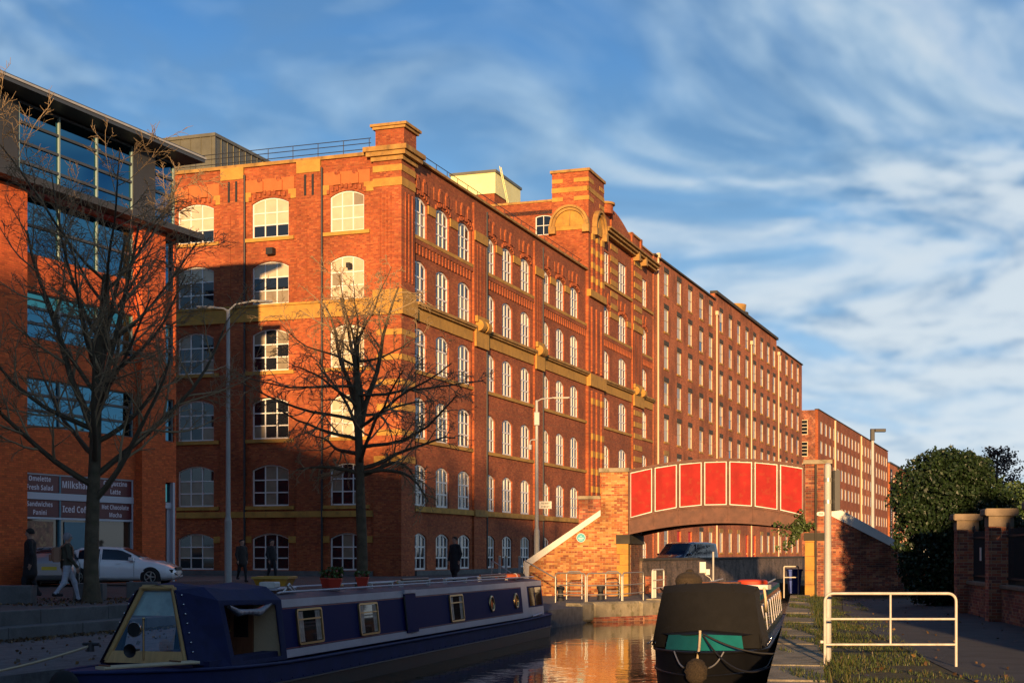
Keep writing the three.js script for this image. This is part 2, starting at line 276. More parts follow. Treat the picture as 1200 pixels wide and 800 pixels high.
// ---------- windows and walls ----------
function archTop(x, w, h, rise) { const t = 2 * x / w - 1; return h - rise * t * t; }
function outline(x0, x1, y0, w, h, rise, n) { const p = [[x0, y0], [x1, y0]]; if (!rise) { p.push([x1, h], [x0, h]); return p; } for (let k = 0; k <= n; k++) { const x = lerp(x1, x0, k / n); p.push([x, archTop(x, w, h, rise)]); } return p; }
function wall(out, holes, t) {                                                       // wall in the x-y plane, outer face at z = 0, real openings
  const s = new THREE.Shape(out.map(([x, y]) => new THREE.Vector2(x, y)));
  for (const { x, y, w, h, rise = 0 } of holes) s.holes.push(new THREE.Path(outline(0, w, 0, w, h, rise, 8).map(([a, b]) => new THREE.Vector2(x + a, y + b))));
  return new THREE.ExtrudeGeometry(s, { depth: t, bevelEnabled: false }).translate(0, 0, -t);
}
const winCache = {};
function windowPart(parent, { w, h, rise = 0, cols = 3, rows = 3, fr = 0.07, bar = 0.045, dep = 0.07, mat = M.frame, glass, each = false, name = 'window', key = '' }, place, seed = 1) {
  const k = [w.toFixed(2), h.toFixed(2), rise, cols, rows, fr, bar, each, key].join();
  if (!winCache[k]) {
    const rise2 = rise * 0.96, s = new THREE.Shape(outline(0, w, 0, w, h, rise, 10).map(([a, b]) => new THREE.Vector2(a, b))), cells = [];
    const cw = (w - 2 * fr - (cols - 1) * bar) / cols, chs = (h - rise * 0.35 - 2 * fr - (rows - 1) * bar) / rows;
    for (let i = 0; i < cols; i++) for (let j = 0; j < rows; j++) {
      const x0 = fr + i * (cw + bar), y0 = fr + j * (chs + bar), top = j === rows - 1;
      let pts; if (top && rise) { pts = [[x0, y0], [x0 + cw, y0]]; for (let q = 0; q <= 5; q++) { const x = lerp(x0 + cw, x0, q / 5); pts.push([x, archTop(x, w, h, rise2) - fr]); } } else pts = [[x0, y0], [x0 + cw, y0], [x0 + cw, top ? h - fr : y0 + chs], [x0, top ? h - fr : y0 + chs]];
      s.holes.push(new THREE.Path(pts.map(([a, b]) => new THREE.Vector2(a, b))));
      cells.push({ g: new THREE.ShapeGeometry(new THREE.Shape(pts.map(([a, b]) => new THREE.Vector2(a, b)))).translate(-w / 2, 0, 0), i, j });
    }
    const one = new THREE.ShapeGeometry(new THREE.Shape(outline(0.02, w - 0.02, 0.02, w, h - 0.03, rise, 8).map(([a, b]) => new THREE.Vector2(a, b)))).translate(-w / 2, 0, 0);
    const frame = new MB().add(new THREE.ExtrudeGeometry(s, { depth: dep, bevelEnabled: false }).translate(-w / 2, 0, -dep)).geom();
    winCache[k] = { frame, cells, one };
  }
  const c = winCache[k], m = mesh(name, c.frame, mat, parent), r = rng(seed * 977 + 11); place(m);
  const put = (g, mt) => { const p = mesh('pane', g, mt, m); p.position.z = -dep * 0.6; p.rotation.set((r() - 0.5) * 0.012, (r() - 0.5) * 0.016, 0); return p; };
  if (each === 'split') { c.halves ||= [c.cells.filter(q => q.j < rows - 1), c.cells.filter(q => q.j === rows - 1)].map(l => mergeGeometries(l.map(q => q.g))); c.halves.forEach((g, j) => put(g, glass(0, j, r))); } else if (each) for (const q of c.cells) put(q.g, glass(q.i, q.j, r)); else put(c.one, glass(0, 0, r));
  return m;
}
const onFront = (x, y, z = -0.09) => m => m.position.set(x, y, z);
const onGable = (x, y, zc) => m => { m.position.set(x, y, zc); m.rotation.y = -Math.PI / 2; };

// ---------- the ornate corner mill ----------
const rows6 = [[0.3, 1.97], [3.72, 2.22], [7.3, 2.22], [10.94, 2.26], [14.5, 2.3], [18.07, 2.14]];
{
  const c0 = P(468, HOR, 75), mill = thing('ornate_mill', 'six storey red brick corner mill with sandstone bands and arched white windows', 'mill', [c0.x, 0, c0.z], Math.PI / 2 - QA);
  const TOPY = 22.0, HI = 27.3, DEEP = 24, END = 53.9, TW0 = 33.7, TW1 = 37.75;
  const cols = [[1.75, 3.6], [4.9, 6.8], [8.2, 10.15], [12.6, 14.3], [15.6, 17.45], [19.05, 20.9], [23.3, 25.0], [26.45, 28.3], [29.75, 31.7], [37.9, 40.0], [42.75, 45.1], [49.9, 51.8]];
  const holes = [];
  rows6.forEach(([y, h], ri) => cols.forEach(([a, b]) => holes.push({ x: a, y, w: b - a, h, rise: 0.26, ri })));
  for (const [a, b] of cols.slice(9)) holes.push({ x: a, y: 22.05, w: b - a, h: 2.35, rise: 0.0, ri: 6 });
  const gOut = [[0, 0], [END, 0], [END, 26.9], [50, 27.0], [49.9, 27.35], [46.6, 27.35], [46.5, 27.1]];
  for (let k = 0; k <= 8; k++) gOut.push([46.3 - k * 0.68, 27.15 + 0.95 * Math.sin(k / 8 * Math.PI / 2)]);
  gOut.push([40.2, 27.7], [TW1, 27.7], [TW1, HI], [TW0, HI], [TW0, TOPY], [0, TOPY]);
  mesh('wall', new MB().add(wall(gOut, holes, 0.4)).geom(), M.brick, mill);
  holes.forEach(({ x, y, w, h, rise, ri }, k) => windowPart(mill, { w, h, rise, cols: 3, rows: 3, fr: 0.11, bar: 0.085, each: 'split', glass: (i, j, r) => { const k = r(); return j && k < 0.3 ? M.blindDim : k < 0.12 ? M.blindDim : k < 0.34 ? M.glassWarm : M.glass; } }, onFront(x + w / 2, y), k));
  // gable, towards the side street
  const gh = [], gc = [[2.02, 4.0], [6.44, 8.66], [11.0, 13.27], [16, 18.2]];
  rows6.forEach(([y, h], ri) => gc.forEach(([a, b], ci) => gh.push({ x: -b, y, w: b - a, h, rise: 0.3, ri, ci })));
  const gw = new MB().add(wall([[-DEEP, 0], [-0.4, 0], [-0.4, 21.9], [-DEEP, 21.9]], gh, 0.4)).geom().rotateY(-Math.PI / 2).translate(0, 0, 0);
  mesh('wall', gw, M.brick, mill).position.x = -0.005;
  gh.forEach(({ x, y, w, h, rise, ri, ci }, k) => windowPart(mill, { w, h, rise, cols: 3, rows: 3, fr: 0.08, bar: 0.06, each: ci < 3, key: 'g', glass: (i, j, r) => { if (ci === 3) return M.glass; if (ri >= 2 && ci === 0) return r() < 0.9 ? M.blind : M.blindDim; if (ri === 5) return j > 0 ? M.blind : M.glass; if (ri === 4) return j === 2 ? M.blind : ci === 1 && j === 0 ? M.blindDim : M.glass; return r() < 0.2 ? M.blindDim : M.glass; } }, onGable(0.12, y, x + w / 2), 200 + k));
  // body behind the walls, roofs
  mb().box(0.4, END - 0.02, 21.2, 21.5, -DEEP, -0.4).box(END - 0.4, END - 0.02, 0, 26.5, -DEEP, -0.41).box(0.41, END, 0, 21.2, -DEEP, -DEEP + 0.4).box(TW0, END - 0.02, 26.4, 26.7, -DEEP, -0.41).build('roof', M.darkMetal, mill);
  const hi = new MB().add(wall([[-DEEP, 21.5], [-0.41, 21.5], [-0.41, HI], [-DEEP, HI - 0.1]], [{ x: -3.95, y: 24.85, w: 1.25, h: 1.5, rise: 0.12 }], 0.4)).geom().rotateY(-Math.PI / 2).translate(TW0, 0, 0);
  mesh('wall', hi, M.brick, mill);
  windowPart(mill, { w: 1.25, h: 1.5, rise: 0.12, cols: 2, rows: 2, each: true, key: 'u', glass: () => M.glass }, onGable(TW0 + 0.12, 24.85, -3.325), 5);
  mb().box(TW0 - 0.08, TW0 + 0.45, HI - 0.02, HI + 0.14, -DEEP, -2.6).build('coping', M.sandMid, mill);
  // sills and string courses
  const bays = [[1.8, 10.4], [12.5, 21.5], [23.2, 33.6], [37.8, 46.6], [49.8, 53.6]];
  for (const [a, b] of bays) {
    mb().box(a, b, 3.4, 3.7, -0.02, 0.16).build('string_course', M.sand, mill);
    for (const y of [7.3, 10.94, 18.07]) mb().box(a, b, y - 0.2, y - 0.005, -0.02, 0.11).build('sill', M.sand, mill);
    mb().box(a, b, 13.55, 14.22, -0.02, 0.1).build('frieze', M.sand, mill);
    mb().box(a, b, 14.22, 14.33, -0.02, 0.26).box(a, b, 14.335, 14.49, -0.02, 0.36).build('cornice', M.sandMid, mill);
    const cb = mb(); for (let x = a + 0.25; x < b - 0.25; x += 0.46) cb.box(x, x + 0.22, 17.1, 17.62, 0.003, 0.075); cb.box(a, b, 17.63, 17.86, -0.02, 0.09).build('corbel_table', M.brick, mill);
  }
  const keyed = (x, w, y, h, par, rot) => {                                          // hood of stepped brick over an arched head
    const c = mb();
    for (let k = 0; k < 9; k++) { const t = k / 8, xx = lerp(-0.14, w + 0.02, t), yy = archTop(clamp(xx + 0.06, 0, w), w, h, 0.26) + 0.1 + (k % 2) * 0.05; c.box(xx, xx + 0.13, yy, yy + 0.24, 0.004, 0.1); }
    const m = c.build('window_hood', M.brick, par); m.userData.kind = 'stuff';
    mb().box(-0.35, w + 0.35, h + 0.3, h + 1.0, -0.02, 0.045).build('terracotta_panel', rot ? M.terracotta : M.brick, m);
    for (const t of [0.22, 0.74]) { const xx = w * t; mb().box(xx - 0.2, xx + 0.24, h + 0.3, h + 0.86, 0.046, 0.13).build('finial', rot ? M.terracotta : M.brick, m); mb().add(new THREE.SphereGeometry(0.16, 10, 6).scale(1, 1.1, 0.6).translate(xx + 0.02, h + 0.92, 0.07)).build('finial_ball', M.brick, m); }
    if (rot) { m.rotation.y = -Math.PI / 2; m.position.set(0, y, x); } else m.position.set(x, y, 0);
  };
  cols.forEach(([a, b], k) => { keyed(a, b - a, 18.07, 2.14, mill); });
  gc.slice(0, 3).forEach(([a, b]) => keyed(-b, b - a, 18.07, 2.14, mill, true));
  // small stone blocks at the springing of the top windows
  const gapsT = [[3.6, 4.9], [6.8, 8.2], [14.3, 15.6], [17.45, 19.05], [25.0, 26.45], [28.3, 29.75], [40.0, 42.75], [45.1, 46.6]];
  for (const [a, b] of gapsT) mb().box(a + 0.12, b - 0.12, 19.55, 20.0, 0.003, 0.07).build('impost', M.sand, mill);
  // pilasters
  const pil = (a, b, top, p = 0.14) => { mb().box(a, b, 0, top, -0.02, p).build('pilaster', M.brick, mill); };
  const pils = [[10.42, 12.45], [21.52, 23.15], [46.7, 49.78]];
  for (const [a, b] of pils) {
    pil(a, b, a > 40 ? 26.0 : 21.7);
    for (const x of [a + 0.45, (a + b) / 2, b - 0.45]) mb().box(x - 0.06, x + 0.06, 14.9, 19.3, 0.171, 0.19).build('rib', M.brick, mill);
    mb().box(a - 0.06, b + 0.06, 19.5, 20.05, 0.172, 0.24).build('stone_band', M.sand, mill);
    mb().box(a - 0.05, b + 0.05, 13.3, 14.5, 0.172, 0.3).build('bracket', M.sand, mill);
    const sc = mb(); for (const x of [a + 0.25, b - 0.85]) sc.add(new THREE.CylinderGeometry(0.34, 0.34, 0.6, 12).rotateZ(Math.PI / 2).translate(x + 0.3, 14.55, 0.3)); sc.box(a + 0.05, b - 0.05, 14.75, 15.1, 0.172, 0.34).build('scroll', M.sand, mill);
    mb().box(a - 0.05, b + 0.05, 3.35, 3.75, 0.172, 0.24).build('stone_band', M.sandMid, mill);
  }
  for (const x of [12.52, 23.22, 33.62, 37.7]) mb().cyl([x + 0.07, 0, 0.12], [x + 0.07, 21.6, 0.12], 0.07, 0.07, 8).build('drainpipe', M.darkMetal, mill);
  // corner pavilion: a clasping pier with slots, bands, cornice and stack
  mb().box(-0.14, 1.6, 0, 21.5, -1.42, 0.17).build('corner_pier', M.brick, mill);
  for (const [z0, z1] of [[-0.62, -0.5], [-1.02, -0.9]]) mb().box(-0.19, -0.143, 15.3, 19.9, z0 - 0.1, z0).box(-0.19, -0.143, 15.3, 19.9, z1, z1 + 0.1).build('rib', M.brick, mill);
  for (const x of [0.3, 0.75, 1.2]) mb().box(x, x + 0.14, 15.3, 19.9, 0.173, 0.22).build('rib', M.brick, mill);
  for (const [y0, y1] of [[20.2, 20.62], [20.95, 21.28]]) mb().box(-0.18, 1.63, y0, y1, -1.44, 0.21).build('stone_band', M.sand, mill);
  for (const [y0, y1] of [[5.9, 6.25], [7.3, 7.6], [8.6, 8.95], [9.9, 10.2], [11.2, 11.5], [12.5, 12.8]]) mb().box(-0.17, 1.62, y0, y1, -1.2 - (y0 * 7 % 3) * 0.08, 0.2).build('stone_band', M.sand, mill);
  mb().box(-0.27, 1.72, 13.55, 14.45, -1.5, 0.3).box(-0.2, 1.65, 14.46, 14.85, -1.46, 0.24).build('stone_band', M.sand, mill);
  mb().box(-0.26, 1.74, 21.5, 21.72, -1.52, 0.3).box(-0.44, 1.92, 21.725, 21.95, -1.72, 0.5).box(-0.56, 2.04, 21.955, 22.2, -1.84, 0.62).build('cornice', M.sandMid, mill);
  mb().box(-0.1, 1.5, 22.2, 23.15, -1.32, 0.3).build('stack', M.brick, mill);
  mb().box(-0.22, 1.62, 23.15, 23.28, -1.44, 0.42).box(-0.32, 1.72, 23.285, 23.42, -1.54, 0.52).build('stack_cap', M.sandMid, mill);
  // gable bands, strips, plinth
  for (const [a, b] of [[-1.45, -2.0], [-4.02, -6.42], [-8.68, -10.98], [-13.3, -15.9]]) mb().box(-0.075, 0.02, 20.05, 20.55, b, a).build('stone_band', M.sand, mill);
  for (const z of [-5.2, -9.8]) { mb().box(-0.11, 0.02, 0, 21.6, z - 0.75, z + 0.75).build('pilaster', M.brick, mill); mb().box(-0.16, 0.02, 21.3, 21.95, z - 0.7, z + 0.7).build('stone_band', M.sand, mill); for (const q of [-0.25, 0.2]) mb().box(-0.15, -0.112, 20.1, 21.2, z + q, z + q + 0.12).build('rib', M.black, mill); mb().box(-0.15, -0.112, 14.9, 19.4, z - 0.2, z - 0.08).build('rib', M.brick, mill); }
  for (const z of [-4.42, -9.05]) mb().cyl([-0.1, 0, z + 0.0], [-0.1, 21.5, z], 0.06, 0.06, 8).build('drainpipe', M.darkMetal, mill);
  mb().box(-0.16, 0.02, 13.6, 14.35, -4.3, -1.46).box(-0.24, 0.02, 14.36, 14.48, -4.3, -1.46).build('frieze', M.sand, mill);
  mb().box(-0.16, 0.02, 13.6, 14.35, -DEEP, -4.5).box(-0.24, 0.02, 14.36, 14.48, -DEEP, -4.5).build('frieze', M.sand, mill);
  gc.forEach(([a, b]) => { for (const y of [3.72, 7.3, 10.94, 18.07]) mb().box(-0.12, 0.02, y - 0.2, y - 0.006, -b - 0.35, -a + 0.35).build('sill', M.sand, mill); });
  mb().box(-0.14, 0.02, 3.1, 3.42, -DEEP, -1.46).build('string_course', M.sand, mill);
  for (const [a, b] of [[-1.5, -2.0], [-4.02, -6.42], [-8.68, -10.98]]) mb().box(-0.07, 0.02, 1.75, 2.1, b, a).build('stone_band', M.sand, mill);
  mb().box(-0.2, 0.02, 0, 0.26, -DEEP, -1.46).box(1.8, 53.8, 0, 0.26, -0.02, 0.2).build('plinth', M.concrete, mill);
  mb().box(-0.15, 0.5, 21.9, 22.08, -DEEP, -1.86).build('coping', M.sandMid, mill);
  mb().box(2.2, TW0, TOPY, 22.14, -0.5, 0.2).build('coping', M.sandMid, mill);
  { const c = mb(); for (let z = -2; z > -DEEP; z -= 1.5) c.cyl([0.6, 22, z], [0.6, 23, z], 0.02, 0.02, 5); for (const y of [22.45, 22.75, 23]) c.cyl([0.6, y, -1.9], [0.6, y, -DEEP], 0.022, 0.022, 5); c.build('roof_railing', M.darkMetal, mill); }
  { const c = mb(); for (let x = 2.5; x < TW0; x += 1.6) c.cyl([x, 22.1, -0.3], [x, 22.75, -0.3], 0.02, 0.02, 5); for (const y of [22.42, 22.75]) c.cyl([2.3, y, -0.3], [TW0, y, -0.3], 0.022, 0.022, 5); c.build('roof_railing', M.darkMetal, mill); }
  mb().box(-0.35, -0.002, 16.1, 16.35, -2.9, -2.7).build('floodlight', M.black, mill); mb().box(-0.4, -0.002, 17.1, 17.45, -7.6, -7.2).build('floodlight', M.black, mill);
  // stair tower
  mb().box(TW0 - 0.1, TW1, 0, 29.3, -2.6, 0.22).build('tower', M.brick, mill);
  mb().box(TW0 - 0.22, TW1 + 0.12, 29.3, 29.5, -2.72, 0.34).build('tower_cap', M.sandMid, mill);
  const band = (y0, y1, za, zb, xa, xb) => { if (za !== null) mb().box(TW0 - 0.13, TW0 + 0.1, y0, y1, za, zb).build('stone_band', M.sand, mill); if (xa !== null) mb().box(xa, xb, y0, y1, 0.1, 0.25).build('stone_band', M.sand, mill); };
  band(28.55, 28.85, -2.6, -1.75, TW0 - 0.1, 34.9); band(28.55, 28.85, -0.9, 0.22, 36.5, TW1);
  band(27.85, 28.2, -2.62, 0.25, TW0 - 0.13, TW1 + 0.03);
  band(27.2, 27.5, -2.6, -1.75, TW0 - 0.1, 34.9); band(27.2, 27.5, -0.9, 0.22, 36.5, TW1);
  const tym = (r0) => { const s = new THREE.Shape(); s.absarc(0, 0, r0, 0, Math.PI); return s; }, ring = (a, b) => { const s = new THREE.Shape(); s.absarc(0, 0, b, 0, Math.PI); s.absarc(0, 0, a, Math.PI, 0, true); return s; };
  const ex = (s, d) => new THREE.ExtrudeGeometry(s, { depth: d, bevelEnabled: false, curveSegments: 16 });
  for (const side of [0, 1]) {
    const place = side ? new THREE.Matrix4().makeTranslation((TW0 + TW1) / 2 + 0.3, 25.35, 0.2) : new THREE.Matrix4().makeRotationY(-Math.PI / 2).setPosition(TW0 - 0.08, 25.35, -1.2);
    new MB().add(ex(tym(1.15), 0.09).applyMatrix4(place)).build('tympanum', M.sand, mill);
    new MB().add(ex(ring(1.14, 1.32), 0.25).applyMatrix4(place)).add(ex(ring(1.33, 1.5), 0.4).applyMatrix4(place)).build('arch_moulding', M.sandMid, mill);
    new MB().add(new THREE.BoxGeometry(2.9, 0.3, 0.1).translate(0, -0.16, 0.05).applyMatrix4(place)).build('stone_band', M.sand, mill);
    new MB().add(new THREE.BoxGeometry(0.08, 1.1, 0.05).translate(0, 0.55, 0.11).applyMatrix4(place)).build('mullion', M.sandMid, mill);
    for (const q of [-1.3, 1.3]) new MB().add(new THREE.BoxGeometry(0.5, 0.55, 0.42).translate(q, -0.3, 0.22).applyMatrix4(place)).build('corbel', M.sandMid, mill);
  }
  for (const x of [34.5, 35.75, 37.0]) { mb().box(x - 0.28, x + 0.28, 20.6, 24.7, 0.2, 0.36).build('column', M.brick, mill); for (let y = 21.2; y < 24.6; y += 1.05) mb().box(x - 0.31, x + 0.31, y, y + 0.45, 0.24, 0.39).build('stone_band', M.sand, mill); }
  for (const x of [34.5, 35.75, 37.0]) { mb().box(x - 0.28, x + 0.28, 14.6, 19.4, 0.2, 0.34).build('column', M.brick, mill); mb().box(x - 0.28, x + 0.28, 3.9, 13.2, 0.2, 0.34).build('column', M.brick, mill); for (let y = 4.4; y < 13; y += 1.3) if (y % 3.6 > 0.9) mb().box(x - 0.31, x + 0.31, y, y + 0.45, 0.24, 0.37).build('stone_band', M.sand, mill); }
  mb().box(TW0 - 0.14, TW1 + 0.03, 20.1, 20.6, 0.1, 0.42).build('stone_band', M.sand, mill); mb().box(TW0 - 0.14, TW1 + 0.03, 13.5, 14.4, 0.1, 0.42).build('stone_band', M.sand, mill);
  // upper storey of the high part: striped piers, heavy cornice
  for (const [a, b] of [[40.1, 42.6], [46.75, 49.7]]) for (let y = 20.3; y < 25.4; y += 0.92) mb().box(a + 0.25, b - 0.25, y, y + 0.42, 0.004, a > 46 ? 0.2 : 0.05).build('stone_band', M.sand, mill);
  for (let y = 4; y < 13; y += 0.95) mb().box(46.95, 49.5, y, y + 0.42, 0.1, 0.2).build('stone_band', M.sand, mill);
  mb().box(37.8, END - 0.1, 25.55, 25.75, -0.02, 0.4).box(37.8, END - 0.1, 25.755, 25.95, -0.02, 0.62).box(37.8, END - 0.1, 25.955, 26.08, -0.02, 0.8).build('cornice', M.sandMid, mill);
  mb().box(37.8, END - 0.1, 21.8, 22.03, -0.02, 0.12).build('sill', M.sand, mill);
  for (const x of [46.8, 49.1]) mb().box(x, x + 0.5, 25.2, 25.95, 0.1, 0.66).build('bracket', M.sandMid, mill);
  for (const [a, b] of [[40.2, 40.65], [46.5, 46.95], [49.4, 49.85]]) mb().box(a, b, 26.1, 27.5, -0.02, 0.14).build('pilaster', M.brick, mill);
  mb().cyl([39.1, 27.3, -0.2], [39.1, 28.0, -0.2], 0.75, 0.75, 14).build('turret', M.brick, mill); mb().cyl([39.1, 28.0, -0.2], [39.1, 28.16, -0.2], 0.9, 0.9, 14).build('turret_cap', M.sandMid, mill);
  mb().box(49.9, END, 27.0, 27.12, -0.5, 0.1).box(46.5, 49.95, 27.36, 27.5, -0.5, 0.12).build('coping', M.sandMid, mill);
  // plant rooms on the roof
  M.zinc = mottled({ base: [0.13, 0.125, 0.09], size: 3, amp: 0.25, cells: 6, seed: 111, rough: 0.5, metal: 0.3 }); M.paleYellow = mottled({ base: [0.74, 0.70, 0.34], size: 4, amp: 0.12, cells: 6, seed: 112, rough: 0.7 });
  const pr = mb().box(10, 16.9, 21.5, 27.2, -24, -17).build('plant_room', M.zinc, mill);
  { const c = mb(); for (let z = -24; z < -17; z += 0.75) c.box(9.96, 10.02, 21.6, 27.1, z, z + 0.05); for (let x = 10; x < 16.8; x += 0.75) c.box(x, x + 0.05, 21.6, 27.1, -17.01, -16.95); c.box(9.9, 17, 27.1, 27.3, -24.1, -16.9).build('seam', M.zinc, pr); }
  const yr = mb().box(36, 41.9, 28.9, 30.5, -11.65, -7.97).build('plant_room', M.paleYellow, mill); mb().box(35.9, 42, 30.5, 30.7, -11.75, -7.87).build('roof_edge', M.zinc, yr); mb().box(36.1, 41.8, 26.7, 28.9, -11.55, -8.07).build('plant_room_base', M.brick, mill);
  { const c = mb(); for (const q of [0, 0.35]) c.cyl([37.0 + q, 26.7, -7.0], [36.6 + q, 31.1, -7.84], 0.035, 0.035, 5); for (let y = 27; y < 31; y += 0.55) { const t = (y - 26.7) / 4.4; c.cyl([37.0 - 0.4 * t, y, -7.0 - 0.84 * t], [37.35 - 0.4 * t, y, -7.0 - 0.84 * t], 0.02, 0.02, 4); } c.build('ladder', M.paleYellow, mill); }
}

// ---------- plain long mill beyond ----------
{
  const dS = 125.8, c0 = P(766, HOR, dS), mill = thing('plain_mill', 'long plain eight storey orange brick mill with small cream windows under dark lintels', 'mill', [c0.x, 0, c0.z], heading(0.376));
  const xs = [4.4, 9.1, 13.4, 18.0, 22.2, 27.1, 31.6, 36.0, 40.5, 44.9, 49.3, 53.4, 57.3, 61.5, 66.1, 70.3, 74.7], yc = [25.25, 22.0, 18.73, 15.46, 12.18, 8.92, 5.6, 2.3], L = 78.2, TOP = 27.35, W = 1.5, H = 2.05, DEEP = 18;
  const holes = []; yc.forEach((y, ri) => xs.forEach((x, ci) => { const door = ri === 7 && [1, 2, 8, 9].includes(ci); holes.push({ x: x - W / 2, y: door ? 0.05 : y - H / 2, w: W, h: door ? 3.2 : H, ri, ci, door }); }));
  mesh('wall', new MB().add(wall([[0, 0], [L, 0], [L, 26.95], [59, 26.95], [59, 27.75], [24, 27.75], [24, 27.05], [0, 27.05]], holes, 0.5)).geom(), M.brickMill2, mill);
  const doorM = plain(0.50, 0.02, 0.015, 0.5);
  holes.forEach(({ x, y, w, h, ri, ci, door }, k) => {
    if (door) { const d = mb().box(-w / 2, w / 2, 0, h, -0.08, 0).build('door', doorM, mill); d.position.set(x + w / 2, y, -0.16); mb().box(w / 2 - 0.14, w / 2 - 0.1, 1.0, 1.15, 0.001, 0.06).build('handle', M.brass, d); return; }
    const broken = hash(ri, ci, 7) < 0.05;
    windowPart(mill, { w, h, cols: 1, rows: 2, fr: 0.07, bar: 0.07, mat: M.frameCream, each: true, key: 'p', glass: (i, j, r) => broken && j === 0 ? M.glass : r() < 0.2 ? M.blindDim : r() < 0.05 ? M.glassWarm : M.blind }, onFront(x + w / 2, y, -0.035), 600 + k);
    mb().box(x - 0.12, x + w + 0.12, y + h + 0.005, y + h + 0.42, -0.1, 0.035).build('lintel', ri < 5 || hash(ri, ci, 3) < 0.4 ? M.lintel : M.sandMid, mill);
    mb().box(x - 0.1, x + w + 0.1, y - 0.17, y - 0.005, -0.1, 0.06).build('sill', M.sand, mill);
  });
  mb().box(0.5, L - 0.02, 26.4, 26.7, -DEEP, -0.5).box(L - 0.5, L - 0.03, 0, 26.9, -DEEP, -0.51).box(0.02, 0.5, 0, 26.9, -DEEP, -0.51).box(0.51, L - 0.51, 0, 26.4, -DEEP, -DEEP + 0.4).build('roof', M.darkMetal, mill);
  mb().box(0.02, 24, 27.05, 27.2, -0.4, 0.18).box(59, L, 26.95, 27.08, -0.4, 0.18).build('coping', M.lintel, mill); mb().box(24.02, 58.98, 27.75, 28.05, -0.5, 0.25).build('coping', M.lintel, mill);
  for (const [x, t] of [[1.2, 27], [24.6, 25.6], [42.6, 25], [59.9, 26]]) mb().cyl([x, 0, 0.1], [x, t, 0.1], 0.085, 0.085, 8).box(x - 0.25, x + 0.25, t, t + 0.4, 0.01, 0.3).build('drainpipe', M.pipe, mill);
  const st = mb().cyl([50, 26.7, -3.5], [50, 29.6, -3.5], 1.5, 1.4, 20).build('chimney', M.brickMill2, mill); mb().cyl([50, 29.6, -3.5], [50, 29.95, -3.5], 1.75, 1.75, 20).build('chimney_cap', M.lintel, st); mb().cyl([50, 29.96, -3.5], [50, 30.9, -3.5], 1.35, 1.5, 20).build('chimney_top', M.sandMid, st);

  // ---------- far mills on the same line ----------
  const at = s => { const a = Math.atan(0.376); return [c0.x + s * Math.sin(a), 0, c0.z - s * Math.cos(a)]; };
  const far = thing('far_mill', 'distant six storey red brick mill with rows of narrow cream windows, one bay paler', 'mill', at(92.6), heading(0.376));
  const fx = [95.8, 100.3, 104.6, 108.9, 113.3, 117.7, 121.8, 126.0, 130.4, 134.7, 138.9, 144.2, 148.4, 152.8, 157.0, 166.0, 170.6, 175.0, 179.2, 183.4].map(x => x - 92.6), fy = [18.85, 15.95, 12.8, 9.85, 6.5, 2.6];
  const fh = []; fy.forEach((y, ri) => fx.forEach((x, ci) => fh.push({ x: x - 1.0, y, w: 2.0, h: 1.85, ri, ci })));
  const seg = (a, b, top, m) => mesh('wall', new MB().add(wall([[a, 0], [b, 0], [b, top], [a, top]], fh.filter(h => h.x > a && h.x + h.w < b), 0.4)).geom(), m, far);
  seg(0, 49.0, 22.2, M.brick); seg(49.02, 68.5, 22.15, M.brickMill2); seg(68.52, 93.8, 22.1, M.brick);
  fh.forEach(({ x, y, w, h }, k) => windowPart(far, { w, h, cols: 1, rows: 1, fr: 0.14, mat: M.frameCream, key: 'f', glass: (i, j, r) => r() < 0.2 ? M.blindDim : M.blind }, onFront(x + w / 2, y, -0.03), 900 + k));
  const gh = []; for (const y of [18.6, 15.4, 12.2, 9]) for (const x of [-3.4, -7.2]) gh.push({ x, y, w: 1.9, h: 2.2 });
  mesh('wall', new MB().add(wall([[-18, 0], [-0.41, 0], [-0.41, 22.2], [-18, 22.2]], gh, 0.4)).geom().rotateY(-Math.PI / 2), M.brickRed, far);
  gh.forEach(({ x, y, w, h }, k) => windowPart(far, { w, h, cols: 2, rows: 4, fr: 0.1, bar: 0.08, mat: M.frameCream, key: 'fg', glass: () => M.glass }, onGable(0.1, y, x + w / 2), 1200 + k));
  mb().box(0.4, 93.7, 21.5, 21.9, -18, -0.41).box(93.3, 93.78, 0, 22, -18, -0.41).box(0.4, 93, 0, 21.5, -18, -17.6).build('roof', M.darkMetal, far);
  mb().box(-0.05, 93.8, 22.22, 22.36, -0.5, 0.1).build('coping', M.lintel, far);
  for (const x of [16.5, 49.0]) mb().cyl([x, 0, 0.15], [x, 22, 0.15], 0.16, 0.16, 6).build('drainpipe', M.pipe, far);
  const fb = thing('far_block', 'small distant brick block with a tall black vertical banner of white letters', 'building', at(189.7), heading(0.376));
  const bx = [9, 15.5, 22, 29, 36, 42], bh = []; for (const y of [15.5, 11.5, 7.5, 3.5]) for (const x of bx) bh.push({ x: x - 1.6, y, w: 3.2, h: 2.6 });
  mesh('wall', new MB().add(wall([[0, 0], [47.5, 0], [47.5, 20], [0, 20]], bh, 0.4)).geom(), M.brickMill2, fb);
  bh.forEach(({ x, y, w, h }, k) => windowPart(fb, { w, h, cols: 2, rows: 2, fr: 0.18, bar: 0.14, mat: M.frameCream, key: 'b', glass: (i, j, r) => r() < 0.6 ? M.blindDim : M.glassWarm }, onFront(x + w / 2, y, -0.1), 1300 + k));
  mb().box(0, 0.4, 0, 19.8, -16, -0.41).box(0.41, 47.4, 19.2, 19.6, -16, -0.41).box(47, 47.48, 0, 20, -16, -0.41).box(0.41, 47, 0, 19.2, -16, -15.6).build('roof', M.brickMill2, fb);
  mb().box(-0.1, 47.6, 20.02, 20.3, -0.5, 0.25).build('coping', M.darkMetal, fb);
